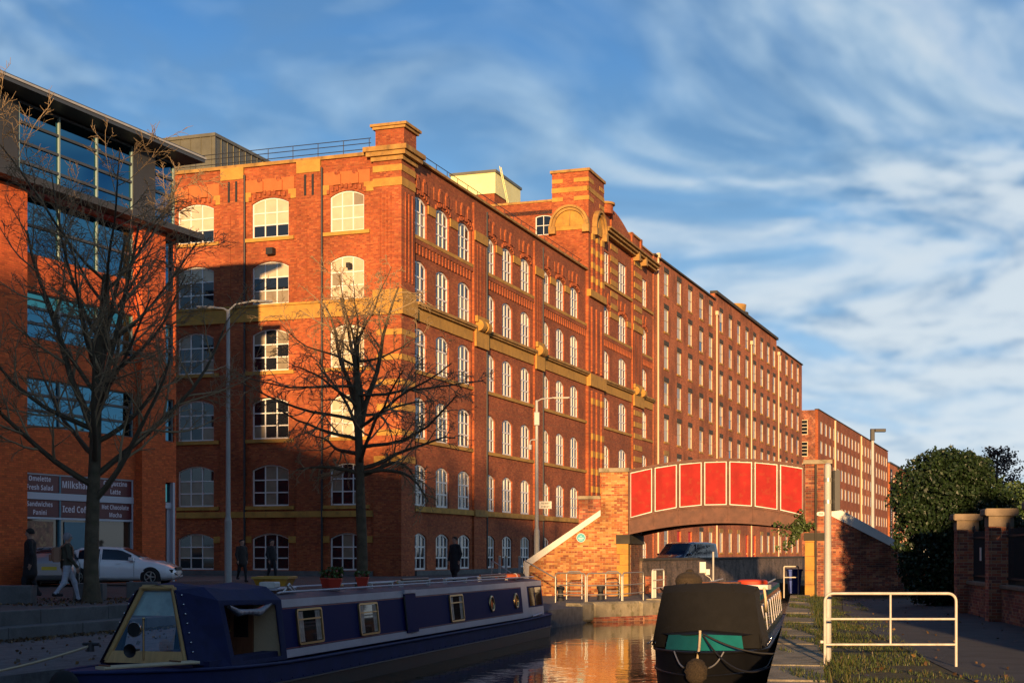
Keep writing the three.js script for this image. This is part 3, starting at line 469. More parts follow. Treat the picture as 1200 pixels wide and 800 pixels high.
  const cv = document.createElement('canvas'); cv.width = 64; cv.height = 512; const g = cv.getContext('2d'); g.fillStyle = '#15171a'; g.fillRect(0, 0, 64, 512); g.fillStyle = '#d8d6cc'; { const r = rng(3); for (let y = 20; y < 150; y += 30) g.fillRect(18, y, 28, 20); for (let y = 170; y < 490; y += 15) g.fillRect(24 + r() * 4, y, 14 + r() * 6, 9); }
  const bt = new THREE.CanvasTexture(cv); bt.colorSpace = THREE.SRGBColorSpace;
  const bn = mesh('banner', new THREE.PlaneGeometry(3.6, 17), new THREE.MeshStandardMaterial({ map: bt, roughness: 0.7 }), fb); bn.position.set(2.6, 10.4, 0.1);
  const po = thing('pale_office', 'tiny pale modern office block far behind the brick mills', 'building', at(300), heading(0.376));
  mesh('wall', new MB().add(wall([[0, 0], [60, 0], [60, 22], [0, 22]], [0, 1, 2, 3, 4].map(k => ({ x: 3, y: 1.5 + k * 4, w: 54, h: 2.4 })), 0.4)).geom(), M.concrete, po);
  for (let k = 0; k < 5; k++) mb().box(3, 57, 1.5 + k * 4, 3.9 + k * 4, -0.35, -0.3).build('window', M.glass, po);
  mb().box(0, 60, 22.01, 22.6, -14, 0.5).box(0, 0.4, 0, 22, -14, -0.41).build('roof', M.frame, po);
}
// ---------- modern office with a cafe on the ground floor ----------
function lettering(lines, w, h, bg, fg, font = 'bold', sizes) {
  const k = 512 / Math.max(w, h), cv = document.createElement('canvas'); cv.width = Math.round(w * k); cv.height = Math.round(h * k); const g = cv.getContext('2d');
  g.fillStyle = bg; g.fillRect(0, 0, cv.width, cv.height); g.fillStyle = fg; g.textAlign = 'center'; g.textBaseline = 'middle';
  const n = lines.length, fs = (sizes || 0.8) * cv.height / n; lines.forEach((t, i) => { g.font = `${font} ${Math.round(fs)}px sans-serif`; g.fillText(t, cv.width / 2, cv.height * (i + 0.5) / n, cv.width * 0.94); });
  const t = new THREE.CanvasTexture(cv); t.colorSpace = THREE.SRGBColorSpace; return new THREE.MeshStandardMaterial({ map: t, roughness: 0.5 });
}
{
  const c0 = P(206, HOR, 62), of = thing('modern_office', 'modern orange brick office with banded blue glazing, thin projecting roof and ground floor cafe', 'building', [c0.x, 0, c0.z], heading(0.432));
  const X0 = -75, GA = -9.38, GB = -2.81, bands = [[12.32, 14.5], [9.21, 10.94], [5.93, 7.74]], holes = [];  // office wall lengthened out of view (X0) to block more sky light
  for (const [y0, y1] of bands) { holes.push({ x: GA, y: y0, w: GB - GA, h: y1 - y0 }); holes.push({ x: -1.12, y: y0, w: 1.0, h: y1 - y0 }); holes.push({ x: -24, y: y0, w: 6.6, h: y1 - y0 }); }
  holes.push({ x: GA, y: 0.02, w: GB - GA, h: 4.18 }, { x: -1.12, y: 0.02, w: 0.98, h: 4.18 });
  mesh('wall', new MB().add(wall([[X0, 0], [0, 0], [0, 14.6], [X0, 14.6]], holes, 0.5)).geom(), M.brickOffice, of);
  mb().box(-0.4, -0.01, 0, 14.6, -16, -0.51).box(X0, -0.41, 0, 14.6, -16, -15.6).box(X0, X0 + 0.4, 0, 14.6, -15.6, -0.51).build('wall', M.brickOffice, of);
  mb().box(-2.72, -1.16, 0, 14.55, -0.02, 0.32).build('pilaster', M.brickOffice, of); mb().box(-12.4, GA - 0.02, 0, 14.55, -0.02, 0.32).build('pilaster', M.brickOffice, of);
  const bar = plain(0.05, 0.055, 0.06, 0.5), mull = plain(0.2, 0.27, 0.26, 0.6), grey = mottled({ base: [0.04, 0.039, 0.038], size: 3, amp: 0.12, cells: 6, seed: 121, rough: 0.6 });
  let sd = 0;
  const glaze = (x0, x1, y0, y1, nc, nr, mats) => {
    const fr = mb(), w = (x1 - x0) / nc, h = (y1 - y0) / nr, wd = new THREE.Group(); wd.name = 'window'; of.add(wd);
    for (let j = 0; j <= nr; j++) fr.box(x0, x1, y0 + j * h - 0.05, y0 + j * h + 0.05, -0.2, -0.09); fr.build('transom', bar, wd);
    for (let i = 0; i <= nc; i++) mb().box(x0 + i * w - 0.035, x0 + i * w + 0.035, y0, y1, -0.19, -0.08).build('mullion', mull, wd);
    for (let i = 0; i < nc; i++) for (let j = 0; j < nr; j++) { const r = rng(++sd * 31), p = mesh('pane', new THREE.PlaneGeometry(w - 0.04, h - 0.04), mats(i, j), wd); p.position.set(x0 + (i + 0.5) * w, y0 + (j + 0.5) * h, -0.16); p.rotation.set((r() - 0.5) * 0.012, (r() - 0.5) * 0.014, 0); }
  };
  bands.forEach(([y0, y1], k) => { for (const [a, b, n] of [[GA, GB, 3], [-1.12, -0.12, 1], [-24, -17.4, 3]]) glaze(a, b, y0, y1, n, k ? 3 : 2, (i, j) => k && j === 2 && k === 1 ? M.glassTeal : M.glassBlue); });
  // top storey: glass and grey panels behind the ledge
  mb().box(X0, GA - 0.1, 14.9, 17.9, -0.3, -0.05).build('panel', grey, of); mb().box(GB, -1.36, 14.9, 17.9, -0.3, -0.05).build('panel', grey, of);
  mb().box(X0, -0.02, 14.9, 17.9, -16, -0.32).build('core', M.darkMetal, of);
  glaze(GA, GB, 14.95, 17.85, 3, 4, () => M.glassBlue); glaze(-1.35, -0.03, 14.95, 17.85, 1, 4, () => M.glassBlue);
  mb().box(X0, 0.72, 14.62, 14.88, -16.5, 0.95).build('ledge', grey, of); mb().box(GA, -1.2, 14.5, 14.6, 0.02, 0.3).build('red_trim', plain(0.35, 0.03, 0.02, 0.5), of);
  mb().box(X0, 0.72, 17.95, 18.22, -16.5, 0.98).build('roof', bar, of); mb().box(X0, 0.76, 18.09, 18.17, 0.981, 1.02).build('roof_edge', M.lampPost, of);
  // shop front
  const th = (GB - GA) / 3, maroon = '#520f1e', white = '#c9c6d2';
  const texts = [[['Omelette', 'Fresh Salad'], ['Milkshakes'], ['Cappuccino', 'Latte']], [['Sandwiches', 'Panini'], ['Iced Coffee'], ['Hot Chocolate', 'Mocha']]];
  texts.forEach((row, r) => row.forEach((t, c) => { const y0 = r ? 2.58 : 3.5, h = r ? 0.62 : 0.66, m = mesh('shop_sign', new THREE.PlaneGeometry(th - 0.1, h), lettering(t, th - 0.1, h, maroon, white, 'bold', t.length > 1 ? 0.8 : 0.55), of); m.position.set(GA + (c + 0.5) * th, y0 + h / 2, -0.08); }));
  const sf = plain(0.42, 0.44, 0.5, 0.5), teal = plain(0.05, 0.16, 0.22, 0.5);
  mb().box(GA, GB, 3.22, 3.48, -0.2, -0.03).box(GA, GB, 2.48, 2.56, -0.2, -0.05).box(GA, GB, 4.14, 4.2, -0.2, -0.05).build('shop_rail', sf, of);
  for (const x of [GA + 0.04, GA + th, GB - th, GB - 0.04]) mb().box(x - 0.045, x + 0.045, 0, 4.15, -0.19, -0.06).build('shop_post', x === GA + th ? teal : sf, of);
  for (let c = 0; c < 3; c++) { const g = mesh('shop_window', new THREE.PlaneGeometry(th - 0.1, 2.4), M.glassWarm, of); g.position.set(GA + (c + 0.5) * th, 1.28, -0.15); }
  const poster = mottled({ base: [0.20, 0.09, 0.05], size: 1, amp: 0.9, cells: 5, seed: 131, spots: 0.8, spotColor: [0.35, 0.22, 0.10], rough: 0.5 });
  mb().box(GA + 0.3, GA + 1.9, 0.6, 2.4, -0.145, -0.14).build('poster', poster, of);
  mb().box(GA + th + 0.3, GA + th + 1.5, 0.02, 2.4, -0.14, -0.11).build('door', teal, of);
  mb().box(-1.1, -0.15, 3.1, 3.35, -0.2, -0.03).box(-0.5, -0.2, 0, 3.1, -0.16, -0.1).build('shop_rail', sf, of); mb().box(-0.3, -0.16, 0, 4.2, -0.1, 0.06).build('shop_post', sf, of);
  const pm = lettering(['Fresh'], 0.8, 0.7, '#20363a', '#8fb0ac'); const pp = mesh('poster', new THREE.PlaneGeometry(0.78, 0.75), M.glassTeal, of); pp.position.set(-0.68, 3.75, -0.1); pm.dispose();
  const cg = mesh('shop_window', new THREE.PlaneGeometry(0.8, 3.0), M.glassWarm, of); cg.position.set(-0.68, 1.55, -0.15);
}

// ---------- warehouse behind the camera whose shadow lies over the quay ----------
{
  const wh = thing('warehouse', 'gabled brick warehouse standing across the canal behind the viewpoint', 'building', [0, 0, 0]);
  const Z = 62;
  const out = [[-110, -1], [-3.2, -1], [-3.2, 10.0], [-7, 10.0], [-7, 18.8], [-13.7, 19.2], [-17.2, 20.2], [-23.5, 22.6], [-110, 22.6]];
  mesh('wall', new THREE.ExtrudeGeometry(new THREE.Shape(out.map(([x, y]) => new THREE.Vector2(x, y))), { depth: 14, bevelEnabled: false }).translate(0, 0, Z), M.brickRed, wh);
  mb().box(-7, -3.1, 10.01, 10.1, Z - 0.1, Z + 14.1).build('roof', M.darkMetal, wh);
  const rb = thing('added_right_bank_mill', 'unseen long brick mill added behind the hedge to darken reflections and sky light', 'building', [24, TOW, -50], heading(0.05));  // unseen mill, added to darken boat reflections and block sky light
  const hs = []; for (let k = 0; k < 18; k++) for (const y of [1.5, 5.2, 8.9]) hs.push({ x: 2 + k * 4.4, y, w: 1.8, h: 2.2 });
  mesh('wall', new MB().add(wall([[0, 0], [85, 0], [85, 13], [0, 13]], hs, 0.4)).geom().rotateY(Math.PI).translate(0, 0, 0), M.brickRed, rb); hs.forEach(({ x, y, w, h }, k) => windowPart(rb, { w, h, cols: 2, rows: 3, key: 'r', glass: () => M.glass }, m => { m.position.set(-x - w / 2, y, 0.1); m.rotation.y = Math.PI; }, 1500 + k));
  mb().box(-85, 0, 12.9, 13.3, 0.41, 14).box(-85, 0, 0, 12.9, 13.5, 14).build('roof', M.darkMetal, rb);
}
// ---------- leaves and trees ----------
M.leaf = new THREE.MeshStandardMaterial({ vertexColors: true, roughness: 0.5, side: THREE.DoubleSide });
M.bark = mottled({ base: [0.11, 0.085, 0.05], size: 1.2, amp: 0.5, cells: 8, seed: 151, spots: 0.35, spotColor: [0.085, 0.09, 0.035], rough: 0.95, bump: 0.02 });
M.twig = mottled({ base: [0.34, 0.24, 0.13], size: 0.9, amp: 0.4, cells: 8, seed: 152, rough: 0.95, bump: 0.004 });
function leaf(m, p, s, r, c) {
  const a = V(r() - 0.5, r() - 0.5, r() - 0.5).normalize(), b = V(r() - 0.5, r() - 0.5, r() - 0.5); b.addScaledVector(a, -a.dot(b)).normalize();
  const n = V().crossVectors(a, b), k = 0.6 + 0.8 * r(), w = s * 0.42; m.color([c[0] * k, c[1] * k, c[2] * k]);
  const t0 = p.clone().addScaledVector(a, -s / 2), t1 = p.clone().addScaledVector(a, s / 2), l = p.clone().addScaledVector(b, w).addScaledVector(n, s * 0.1), q = p.clone().addScaledVector(b, -w).addScaledVector(n, s * 0.1);
  m.poly([t0, q, t1]); m.poly([t0, t1, l]);
}
function bareTree(tree, o) {
  const r = rng(o.seed), limb = mb(), twig = mb(), tips = [];
  const grow = (p, d, len, rad, lv, droop) => {
    const n = lv === 0 ? 9 : lv === 1 ? 8 : lv === 2 ? 6 : lv === 3 ? 4 : 3, pts = [p.clone()], rr = [rad], dirs = [d.clone()]; let q = p.clone(), dir = d.clone();
    for (let k = 1; k <= n; k++) {
      dir.add(V(r() - 0.5, r() - 0.5, r() - 0.5).multiplyScalar(o.wiggle[lv])); dir.y += (o.up[lv] - droop * k / n); dir.normalize(); q = q.clone().addScaledVector(dir, len / n); pts.push(q); rr.push(Math.max((o.thin || 0) * 0.6, rad * (1 - (lv === 0 ? 0.55 : 0.72) * k / n))); dirs.push(dir.clone());
    }
    (lv < 2 ? limb : twig).tube(pts, rr, lv === 0 ? 12 : lv === 1 ? 7 : lv === 2 ? 5 : 3);
    if (lv >= o.levels) return;
    const nc = o.kids[lv], t0 = lv === 0 ? o.clear : 0.22;
    for (let c = 0; c < nc; c++) {
      const t = Math.min(0.999, t0 + (1 - t0) * (c + 0.3 + r() * 0.5) / nc), i = t * n, k = Math.floor(i), f = i - k, bp = pts[k].clone().lerp(pts[k + 1], f), bd = dirs[Math.min(n, k + 1)];
      const az = c * 2.399 + r() * 0.9 + (lv === 0 ? (o.az || 0) : 0), side = V(Math.cos(az), 0, Math.sin(az)); if (Math.abs(bd.y) < 0.9 || lv > 0) { const e = V(r() - 0.5, r() - 0.5, r() - 0.5); side.copy(e.addScaledVector(bd, -e.dot(bd))).normalize(); }
      const an = o.angle[lv] * (0.75 + 0.5 * r()), nd = bd.clone().multiplyScalar(Math.cos(an)).addScaledVector(side, Math.sin(an)).normalize();
      const L = len * o.ratio[lv] * (0.65 + 0.6 * r()) * (lv === 0 ? 1 - 0.3 * (t - o.clear) : 1 - 0.45 * t), br = Math.max(o.thin || 0.004, lerp(rad, rad * 0.35, t) * (lv === 0 ? 0.56 : 0.58));
      const dr = lv >= 1 && o.droop && r() < o.droop ? 0.28 : 0; grow(bp, nd, L, br, lv + 1, dr);
    }
  };
  grow(V(0, -0.05, 0), V(o.lean?.[0] ?? 0, 1, o.lean?.[1] ?? 0).normalize(), o.h, o.r, 0, 0);
  if (o.fork) for (const [t, dx, dz, L] of o.fork) grow(V((o.lean?.[0] ?? 0) * o.h * t, o.h * t, 0), V(dx, 1, dz).normalize(), L, o.r * 0.5, 1, 0);
  if (o.hang) for (const [t, dx, dz, L, dr] of o.hang) grow(V(0, o.h * t, 0), V(dx, 0.35, dz).normalize(), L, o.r * 0.4, 1, dr);
  limb.tube([V(0, -0.05, 0), V(0, 0.12, 0), V(0, 0.5, 0)], [o.r * 1.5, o.r * 1.2, o.r * 0.98], 12);
  limb.build('trunk', M.bark, tree); twig.build('branches', M.twig, tree); return tree;
}
const onStreet = (u, d) => { const p = P(u, HOR, d); return [p.x, 0, p.z]; };
{
  const t1 = thing('bare_tree', 'tall leafless tree on the quay in front of the cafe signs', 'tree', onStreet(107, 35.2));
  bareTree(t1, { seed: 12, h: 8.0, r: 0.19, clear: 0.3, levels: 4, thin: 0.0085, kids: [20, 10, 7, 5], ratio: [0.6, 0.46, 0.5, 0.55], angle: [1.0, 0.8, 0.75, 0.7], wiggle: [0.07, 0.2, 0.3, 0.38, 0.4], up: [0.02, 0.10, 0.07, 0.03, 0], droop: 0.12, fork: [[0.5, 0.42, 0.1, 5.2], [0.53, -0.42, -0.1, 5.2], [0.58, 0.1, -0.45, 4.6]] });
  const t2 = thing('bare_tree', 'leafless tree with crooked spreading limbs beside the ornate mill corner', 'tree', onStreet(424, 47.5));
  bareTree(t2, { seed: 31, h: 8.3, r: 0.2, clear: 0.5, az: 1, levels: 4, thin: 0.011, hang: [[0.46, 1, 0.35, 2.9, 0.42], [0.45, 0.9, -0.2, 2.3, 0.5], [0.48, 1, 0.1, 3.4, 0.3], [0.46, -1, 0.2, 2.2, 0.2]], kids: [19, 9, 6, 4], ratio: [0.5, 0.45, 0.5, 0.55], angle: [1.35, 0.9, 0.8, 0.75], wiggle: [0.05, 0.42, 0.5, 0.5, 0.5], up: [0.02, 0.05, 0.03, -0.02, -0.02], droop: 0.3, fork: [[0.66, 0.4, 0.1, 4.6], [0.64, -0.5, 0.05, 4.4], [0.7, 0.05, -0.5, 4.0]] });
}
function crown(part, parent, blobs, n, size, c, seed, fill = 0.35) {
  const r = rng(seed), m = mb(), tot = blobs.reduce((s, b) => s + b[3] * b[4], 0);
  for (const [x, y, z, rx, ry, rz = rx] of blobs) {
    const k = Math.round(n * rx * ry / tot);
    for (let i = 0; i < k; i++) {
      const th = r() * 2 * Math.PI, cz = r() * 2 - 1, q = Math.sqrt(1 - cz * cz), dx = q * Math.cos(th), dy = cz, dz = q * Math.sin(th);
      const lump = 0.82 + 0.36 * vn(th * 2.2 + seed, cz * 3.1 + seed, seed) + 0.14 * (vn(th * 7, cz * 8, seed + 3) - 0.5), R = lump * (r() < fill ? Math.cbrt(r()) : 0.9 + 0.14 * r());
      leaf(m, V(x + dx * rx * R, y + dy * ry * R, z + dz * rz * R), size * (0.7 + 0.6 * r()), r, c);
    }
  }
  return m.build(part, M.leaf, parent);
}
{
  const g = P(1105, HOR, 47), ivy = thing('ivy_tree', 'dense dark ivy-clad tree bulging over the towpath beside the right wing wall', 'tree', [g.x, TOW, g.z]);
  crown('crown', ivy, [[0.1, 2.0, 0, 1.5, 2.0], [-0.15, 3.4, 0, 1.35, 1.5], [0.3, 4.0, -0.2, 0.95, 1.0], [0.9, 2.6, -0.4, 1.1, 1.3], [1.9, 1.9, -0.6, 1.2, 1.1], [-0.5, 1.2, 0.2, 0.9, 1.2], [0.9, 1.2, 0, 1.2, 1.2], [2.8, 1.7, -1, 1.2, 1.0], ...[...Array(22)].map((_, k) => { const a = hash(k, 1, 9) * 3.1 - 0.2, w = hash(k, 2, 9); return [Math.cos(a) * 1.45 + 0.2 + w * 0.3, 2.4 + Math.sin(a) * 2.1, (hash(k, 3, 9) - 0.3) * 1.2, 0.34 + 0.25 * w, 0.3 + 0.2 * w]; })], 56000, 0.115, [0.013, 0.029, 0.008], 201);
  { const r = rng(91), m = mb(); for (let k = 0; k < 90; k++) { const a = 0.15 + r() * 2.9, R = 1.35 + 0.25 * r(), b = V(Math.cos(a) * R + 0.15, 2.6 + Math.sin(a) * 1.95, (r() - 0.35) * 1.4), d = V(Math.cos(a) + (r() - 0.5), Math.sin(a) + 0.3, (r() - 0.5)).normalize().multiplyScalar(0.25 + 0.45 * r()); for (let j = 0; j < 16; j++) leaf(m, b.clone().addScaledVector(d, r()).add(V((r() - 0.5) * 0.12, (r() - 0.5) * 0.12, (r() - 0.5) * 0.12)), 0.1, r, [0.016, 0.034, 0.009]); } m.build('shoots', M.leaf, ivy); }
  mb().tube([V(0.3, -0.05, -0.3), V(0.25, 1.5, -0.3), V(0.1, 3.2, -0.3), V(0.2, 4.2, -0.3)], [0.3, 0.24, 0.16, 0.06], 9).tube([V(0.25, 1.2, -0.3), V(1.2, 2.2, -0.5), V(2.2, 2.8, -0.7)], [0.16, 0.1, 0.04], 7).build('trunk', M.bark, ivy);
  const e = P(1215, HOR, 52), ever = thing('evergreen_tree', 'dark green evergreen rising behind the railing wall', 'tree', [e.x, TOW, e.z]);
  crown('crown', ever, [[0, 2.4, 0, 1.7, 1.7], [-0.5, 3.3, 0, 1.1, 0.9], [1.2, 3.0, 0, 1.6, 1.4]], 12000, 0.15, [0.04, 0.07, 0.02], 202); mb().tube([V(0, -0.05, 0), V(0.05, 1.8, 0), V(0, 3.4, 0)], [0.22, 0.16, 0.06], 8).build('trunk', M.bark, ever);
  const p = P(1168, HOR, 95), pine = thing('open_pine', 'dark open-crowned pine standing far behind the ivy tree', 'tree', [p.x, TOW, p.z]), r = rng(61), tk = mb(), fo = mb();
  tk.tube([V(0, -0.05, 0), V(0.1, 3, 0), V(0, 6, 0), V(0.1, 8.3, 0)], [0.24, 0.19, 0.12, 0.04], 8);
  for (let k = 0; k < 44; k++) { const t = k / 43, y = 3.1 + 5.1 * t, L = (2.3 - 1.55 * Math.pow(t, 1.5)) * (0.65 + 0.5 * r()), a = k * 2.4 + r(), d = V(Math.cos(a) * L, L * (0.15 + 0.35 * t), Math.sin(a) * L), q = V(0.05, y, 0); tk.tube([q, q.clone().addScaledVector(d, 0.5).add(V(0, -0.05, 0)), q.clone().add(d)], [0.045, 0.03, 0.012], 4); for (let j = 0; j < 80; j++) { const w = 0.35 + 0.7 * r(); leaf(fo, q.clone().addScaledVector(d, w).add(V((r() - 0.5) * 0.75, (r() - 0.3) * 0.3, (r() - 0.5) * 0.75)), 0.16, r, [0.030, 0.024, 0.022]); } }
  tk.build('trunk', M.bark, pine); fo.build('crown', M.leaf, pine);
  // hedge behind the railing wall, mostly beside the viewpoint
  for (const [d, x, h, sd] of [[31, 14.9, 4.2, 211], [24, 13.8, 4.8, 212], [16, 12.6, 5.2, 213], [8, 11.4, 5.0, 214]]) { const hg = thing('hedge_tree', `evergreen hedge tree behind the railing wall, ${['next to the ivy tree', 'second from the ivy tree', 'third from the ivy tree', 'last of the row'][sd - 211]}`, 'tree', [x, TOW, -d], 0, 'hedge trees behind the railing wall'); crown('crown', hg, [[0, h * 0.5, 0, 1.9, h * 0.5, 3.4], [0.2, h * 0.85, 0, 1.3, h * 0.3, 2.4]], 7000, 0.26, [0.02, 0.035, 0.012], sd); mb().tube([V(0, -0.05, 0), V(0, h * 0.4, 0), V(0, h * 0.8, 0)], [0.16, 0.12, 0.05], 7).build('trunk', M.bark, hg); }
}
{ // fallen leaves along the foot of the steps and over the verge
  const r = rng(23), m = mb(), drop = (x, y, z) => leaf(m, V(x, y + 0.012 + 0.02 * r(), z), 0.05 + 0.05 * r(), r, r() < 0.3 ? [0.16, 0.09, 0.03] : [0.07, 0.04, 0.02]);
  for (let k = 0; k < 5200; k++) { const s = -5 + 45 * r(), z = -19.1 + 0.55 * Math.pow(r(), 2.2), [x, zz] = Q(s, z); drop(x, LOW, zz); }
  for (let k = 0; k < 700; k++) { const [x, zz] = Q(-5 + 50 * r(), -19 + 5 * r()); drop(x, LOW, zz); }
  for (let k = 0; k < 140; k++) { const d = 14 + 40 * r(); drop(bankX(d) + 0.2 + 5 * r(), TOW + 0.012, -d); }
  for (let k = 0; k < 600; k++) { const a = r() * 6.28, q = 3 * Math.sqrt(r()), [x, , z] = onStreet(107, 35.2); const zq = (x + Math.cos(a) * q) * QC + (z + Math.sin(a) * q) * QS; if (zq < -20.2) drop(x + Math.cos(a) * q, 0.01, z + Math.sin(a) * q); }
  tag(m.build('fallen_leaves', M.leaf), 'brown fallen leaves drifted along the steps and verge', 'leaves', null, 'stuff');
}
{ // grass: tufts between the slabs and over the verge
  const r = rng(19), m = mb();
  const blade = (x, z, h, y = TOW) => { const a = r() * 6.28, w = 0.006 + 0.008 * r(), l = h * (0.3 + 0.5 * r()); const k = 0.6 + 0.8 * r(), c = r() < 0.25 ? [0.10, 0.085, 0.03] : [0.045, 0.065, 0.014]; m.color([c[0] * k, c[1] * k, c[2] * k]); const t = V(x + Math.cos(a) * l, y + h, z + Math.sin(a) * l); m.poly([V(x - Math.sin(a) * w, y - 0.01, z + Math.cos(a) * w), V(x + Math.sin(a) * w, y - 0.01, z - Math.cos(a) * w), t]); };
  for (let k = 0; k < 26000; k++) { const d = 14 + 41 * Math.pow(r(), 1.2), e = d < 20 ? 2.6 : 1.7, x = bankX(d) + 0.72 + e * Math.pow(r(), 1.5); if (vn(x * 1.7, d * 0.9, 88) < 0.42) continue; blade(x, -d, 0.03 + 0.07 * r() * r()); }
  for (let k = 0; k < 9000; k++) { const d = 14 + 42 * r(), x = bankX(d) + 0.05 + 0.75 * r(), j = vn(x * 3, d * 0.45, 66); if (j < 0.6) continue; blade(x, -d, 0.03 + 0.06 * r(), TOW + 0.04); }
  for (let k = 0; k < 60; k++) { const d = 17 + 38 * r(), x = bankX(d) + 0.7 + 0.5 * r(); for (let i = 0; i < 26; i++) blade(x + (r() - 0.5) * 0.25, -d + (r() - 0.5) * 0.25, 0.08 + 0.16 * r()); }
  tag(m.build('grass', M.leaf), 'rough grass tufts along the towpath verge and in the slab joints', 'grass', null, 'stuff');
}
// ---------- the iron canal bridge between brick abutments ----------
{
  const A = P(737, HOR, 59), Bp = P(943, HOR, 57.5), turn = -Math.atan2(Bp.z - A.z, Bp.x - A.x), SP = Math.hypot(Bp.x - A.x, Bp.z - A.z);
  const br = thing('canal_bridge', 'iron arch bridge with red panels framed in white between brick abutments', 'bridge', [A.x, 0, A.z], turn);
  const par = (a, m, b) => x => { const t = x / SP; return lerp(a, b, t) + 4 * (m - (a + b) / 2) * t * (1 - t); };
  const top = par(4.48, 4.9, 4.58), low = par(2.55, 3.07, 2.62), bot = par(1.98, 2.43, 2.1), rust = mottled({ base: [0.12, 0.048, 0.03], size: 2, amp: 0.4, cells: 8, seed: 141, rough: 0.7, spots: 0.3, spotColor: [0.07, 0.03, 0.02] });
  const red = mottled({ base: [0.31, 0.016, 0.013], size: 3.1, px: 512, amp: 0.25, cells: 10, seed: 142, spots: 0.5, spotColor: [0.30, 0.045, 0.02], rough: 0.95, bump: 0.001 }), DW = 4.2;
  const strip = (f, g, z0, z1, n = 24) => { const b = mb(), pts = []; for (let k = 0; k <= n; k++) pts.push(SP * k / n); const s = new THREE.Shape(); pts.forEach((x, k) => k ? s.lineTo(x, f(x)) : s.moveTo(x, f(x))); [...pts].reverse().forEach(x => s.lineTo(x, g(x))); return b.add(new THREE.ExtrudeGeometry(s, { depth: z1 - z0, bevelEnabled: false }).translate(0, 0, z0)); };
  for (const [z0, sgn] of [[0, 1], [-DW, -1]]) {
    strip(x => bot(x), x => low(x), z0 - 0.1, z0).build('girder', rust, br);
    strip(x => bot(x) - 0.03, x => bot(x) + 0.04, z0 - 0.22, z0 + 0.09).build('flange', rust, br);
    strip(x => low(x) - 0.02, x => low(x) + 0.05, z0 - 0.14, z0 + 0.07).build('flange', rust, br);
    strip(x => top(x), x => top(x) + 0.1, z0 - 0.14, z0 + 0.06).build('top_rail', rust, br);
    const N = 7, pw = SP / N;
    for (let k = 0; k <= N; k++) { const x = clamp(k * pw, 0.03, SP - 0.03); mb().box(x - 0.04, x + 0.04, low(x), top(x), z0 - 0.1, z0 + 0.05).build('post', rust, br); if (k && k < N) mb().box(x - 0.02, x + 0.02, bot(x), low(x), z0 + 0.001, z0 + 0.06).build('stiffener', rust, br); }
    for (let k = 0; k < N; k++) {
      const xa = k * pw + 0.055, xb = (k + 1) * pw - 0.055, q = (i, zz) => [[xa + i, low(xa) + 0.07 + i], [xb - i, low(xb) + 0.07 + i], [xb - i, top(xb) - 0.02 - i], [xa + i, top(xa) - 0.02 - i]].map(([x, y]) => new THREE.Vector2(x, y));
      const zf = sgn > 0 ? z0 - 0.06 : z0 - 0.04;
      const pn = mesh('panel', new MB().add(new THREE.ExtrudeGeometry(new THREE.Shape(q(0.03)), { depth: 0.03, bevelEnabled: false }).translate(0, 0, zf)).geom(), red, br);
      const fs = new THREE.Shape(q(0)); fs.holes.push(new THREE.Path(q(0.034)));
      mesh('panel_frame', new MB().add(new THREE.ExtrudeGeometry(fs, { depth: 0.055, bevelEnabled: false }).translate(0, 0, zf)).geom(), M.whitePaint, pn);
    }
  }
  { const rv = mb(); for (let x = 0.12; x < SP - 0.1; x += 0.16) for (const y of [bot(x) + 0.09, low(x) - 0.07]) rv.add(new THREE.SphereGeometry(0.016, 5, 3).translate(x, y, 0.004)); rv.build('rivets', rust, br).userData.kind = 'stuff'; }
  strip(x => low(x) - 0.35, x => low(x) - 0.08, -DW + 0.02, -0.12).build('deck', M.darkMetal, br);
  // abutments
  const slope = (pts, z0, z1) => new MB().add(new THREE.ExtrudeGeometry(new THREE.Shape(pts.map(([x, y]) => new THREE.Vector2(x, y))), { depth: z1 - z0, bevelEnabled: false }).translate(0, 0, z0));
  mb().box(-1.12, -0.02, -0.6, 4.5, -DW - 0.25, 0.14).build('abutment', M.brickBridge, br);
  mb().box(-1.2, 0.04, 4.5, 4.66, -DW - 0.3, 0.22).build('cap_stone', M.stone, br);
  mb().box(-0.5, 0.06, 1.58, 1.95, -DW - 0.27, 0.2).build('bearing_stone', M.lintel, br);
  for (let y = -0.6, k = 0; y < 1.5; y += 0.44, k++) mb().rbox(-(k % 2 ? 0.36 : 0.48), 0.0, y, Math.min(1.575, y + 0.43), -0.5, 0.165, 0.012).build('quoin', M.sand, br);
  mb().box(-0.019, 0.01, -1.3, 1.575, -DW - 0.24, -0.52).build('pier_face', M.brickRed, br);
  slope([[-4.15, -0.6], [-1.13, -0.6], [-1.13, 2.78], [-4.1, 0.72], [-4.15, 0.72]], -0.35, 0.1).build('wing_wall', M.brickBridge, br);
  slope([[-4.3, -0.58], [-4.12, -0.58], [-4.12, 0.66], [-1.14, 2.72], [-1.14, 2.96], [-4.3, 0.86]], -0.4, 0.16).build('wing_coping', M.whitePaint, br);
  slope([[-2.75, -0.6], [-1.13, -0.6], [-1.13, 3.62], [-2.75, 3.52]], -DW - 0.25, -DW + 0.2).build('rear_wall', M.brickRed, br);
  mb().box(-2.8, -1.13, 3.56, 3.7, -DW - 0.3, -DW + 0.26).build('cap_stone', M.stone, br);
  const RX = SP + 0.02;
  mb().box(RX, RX + 1.0, -0.6, 4.72, -DW - 0.25, 0.14).build('abutment', M.brickRed, br);
  mb().box(RX - 0.06, RX + 1.06, 4.72, 4.88, -DW - 0.3, 0.22).build('cap_stone', M.stone, br);
  mb().box(RX - 0.05, RX + 0.85, 1.7, 2.0, -DW - 0.27, 0.2).build('bearing_stone', M.lintel, br);
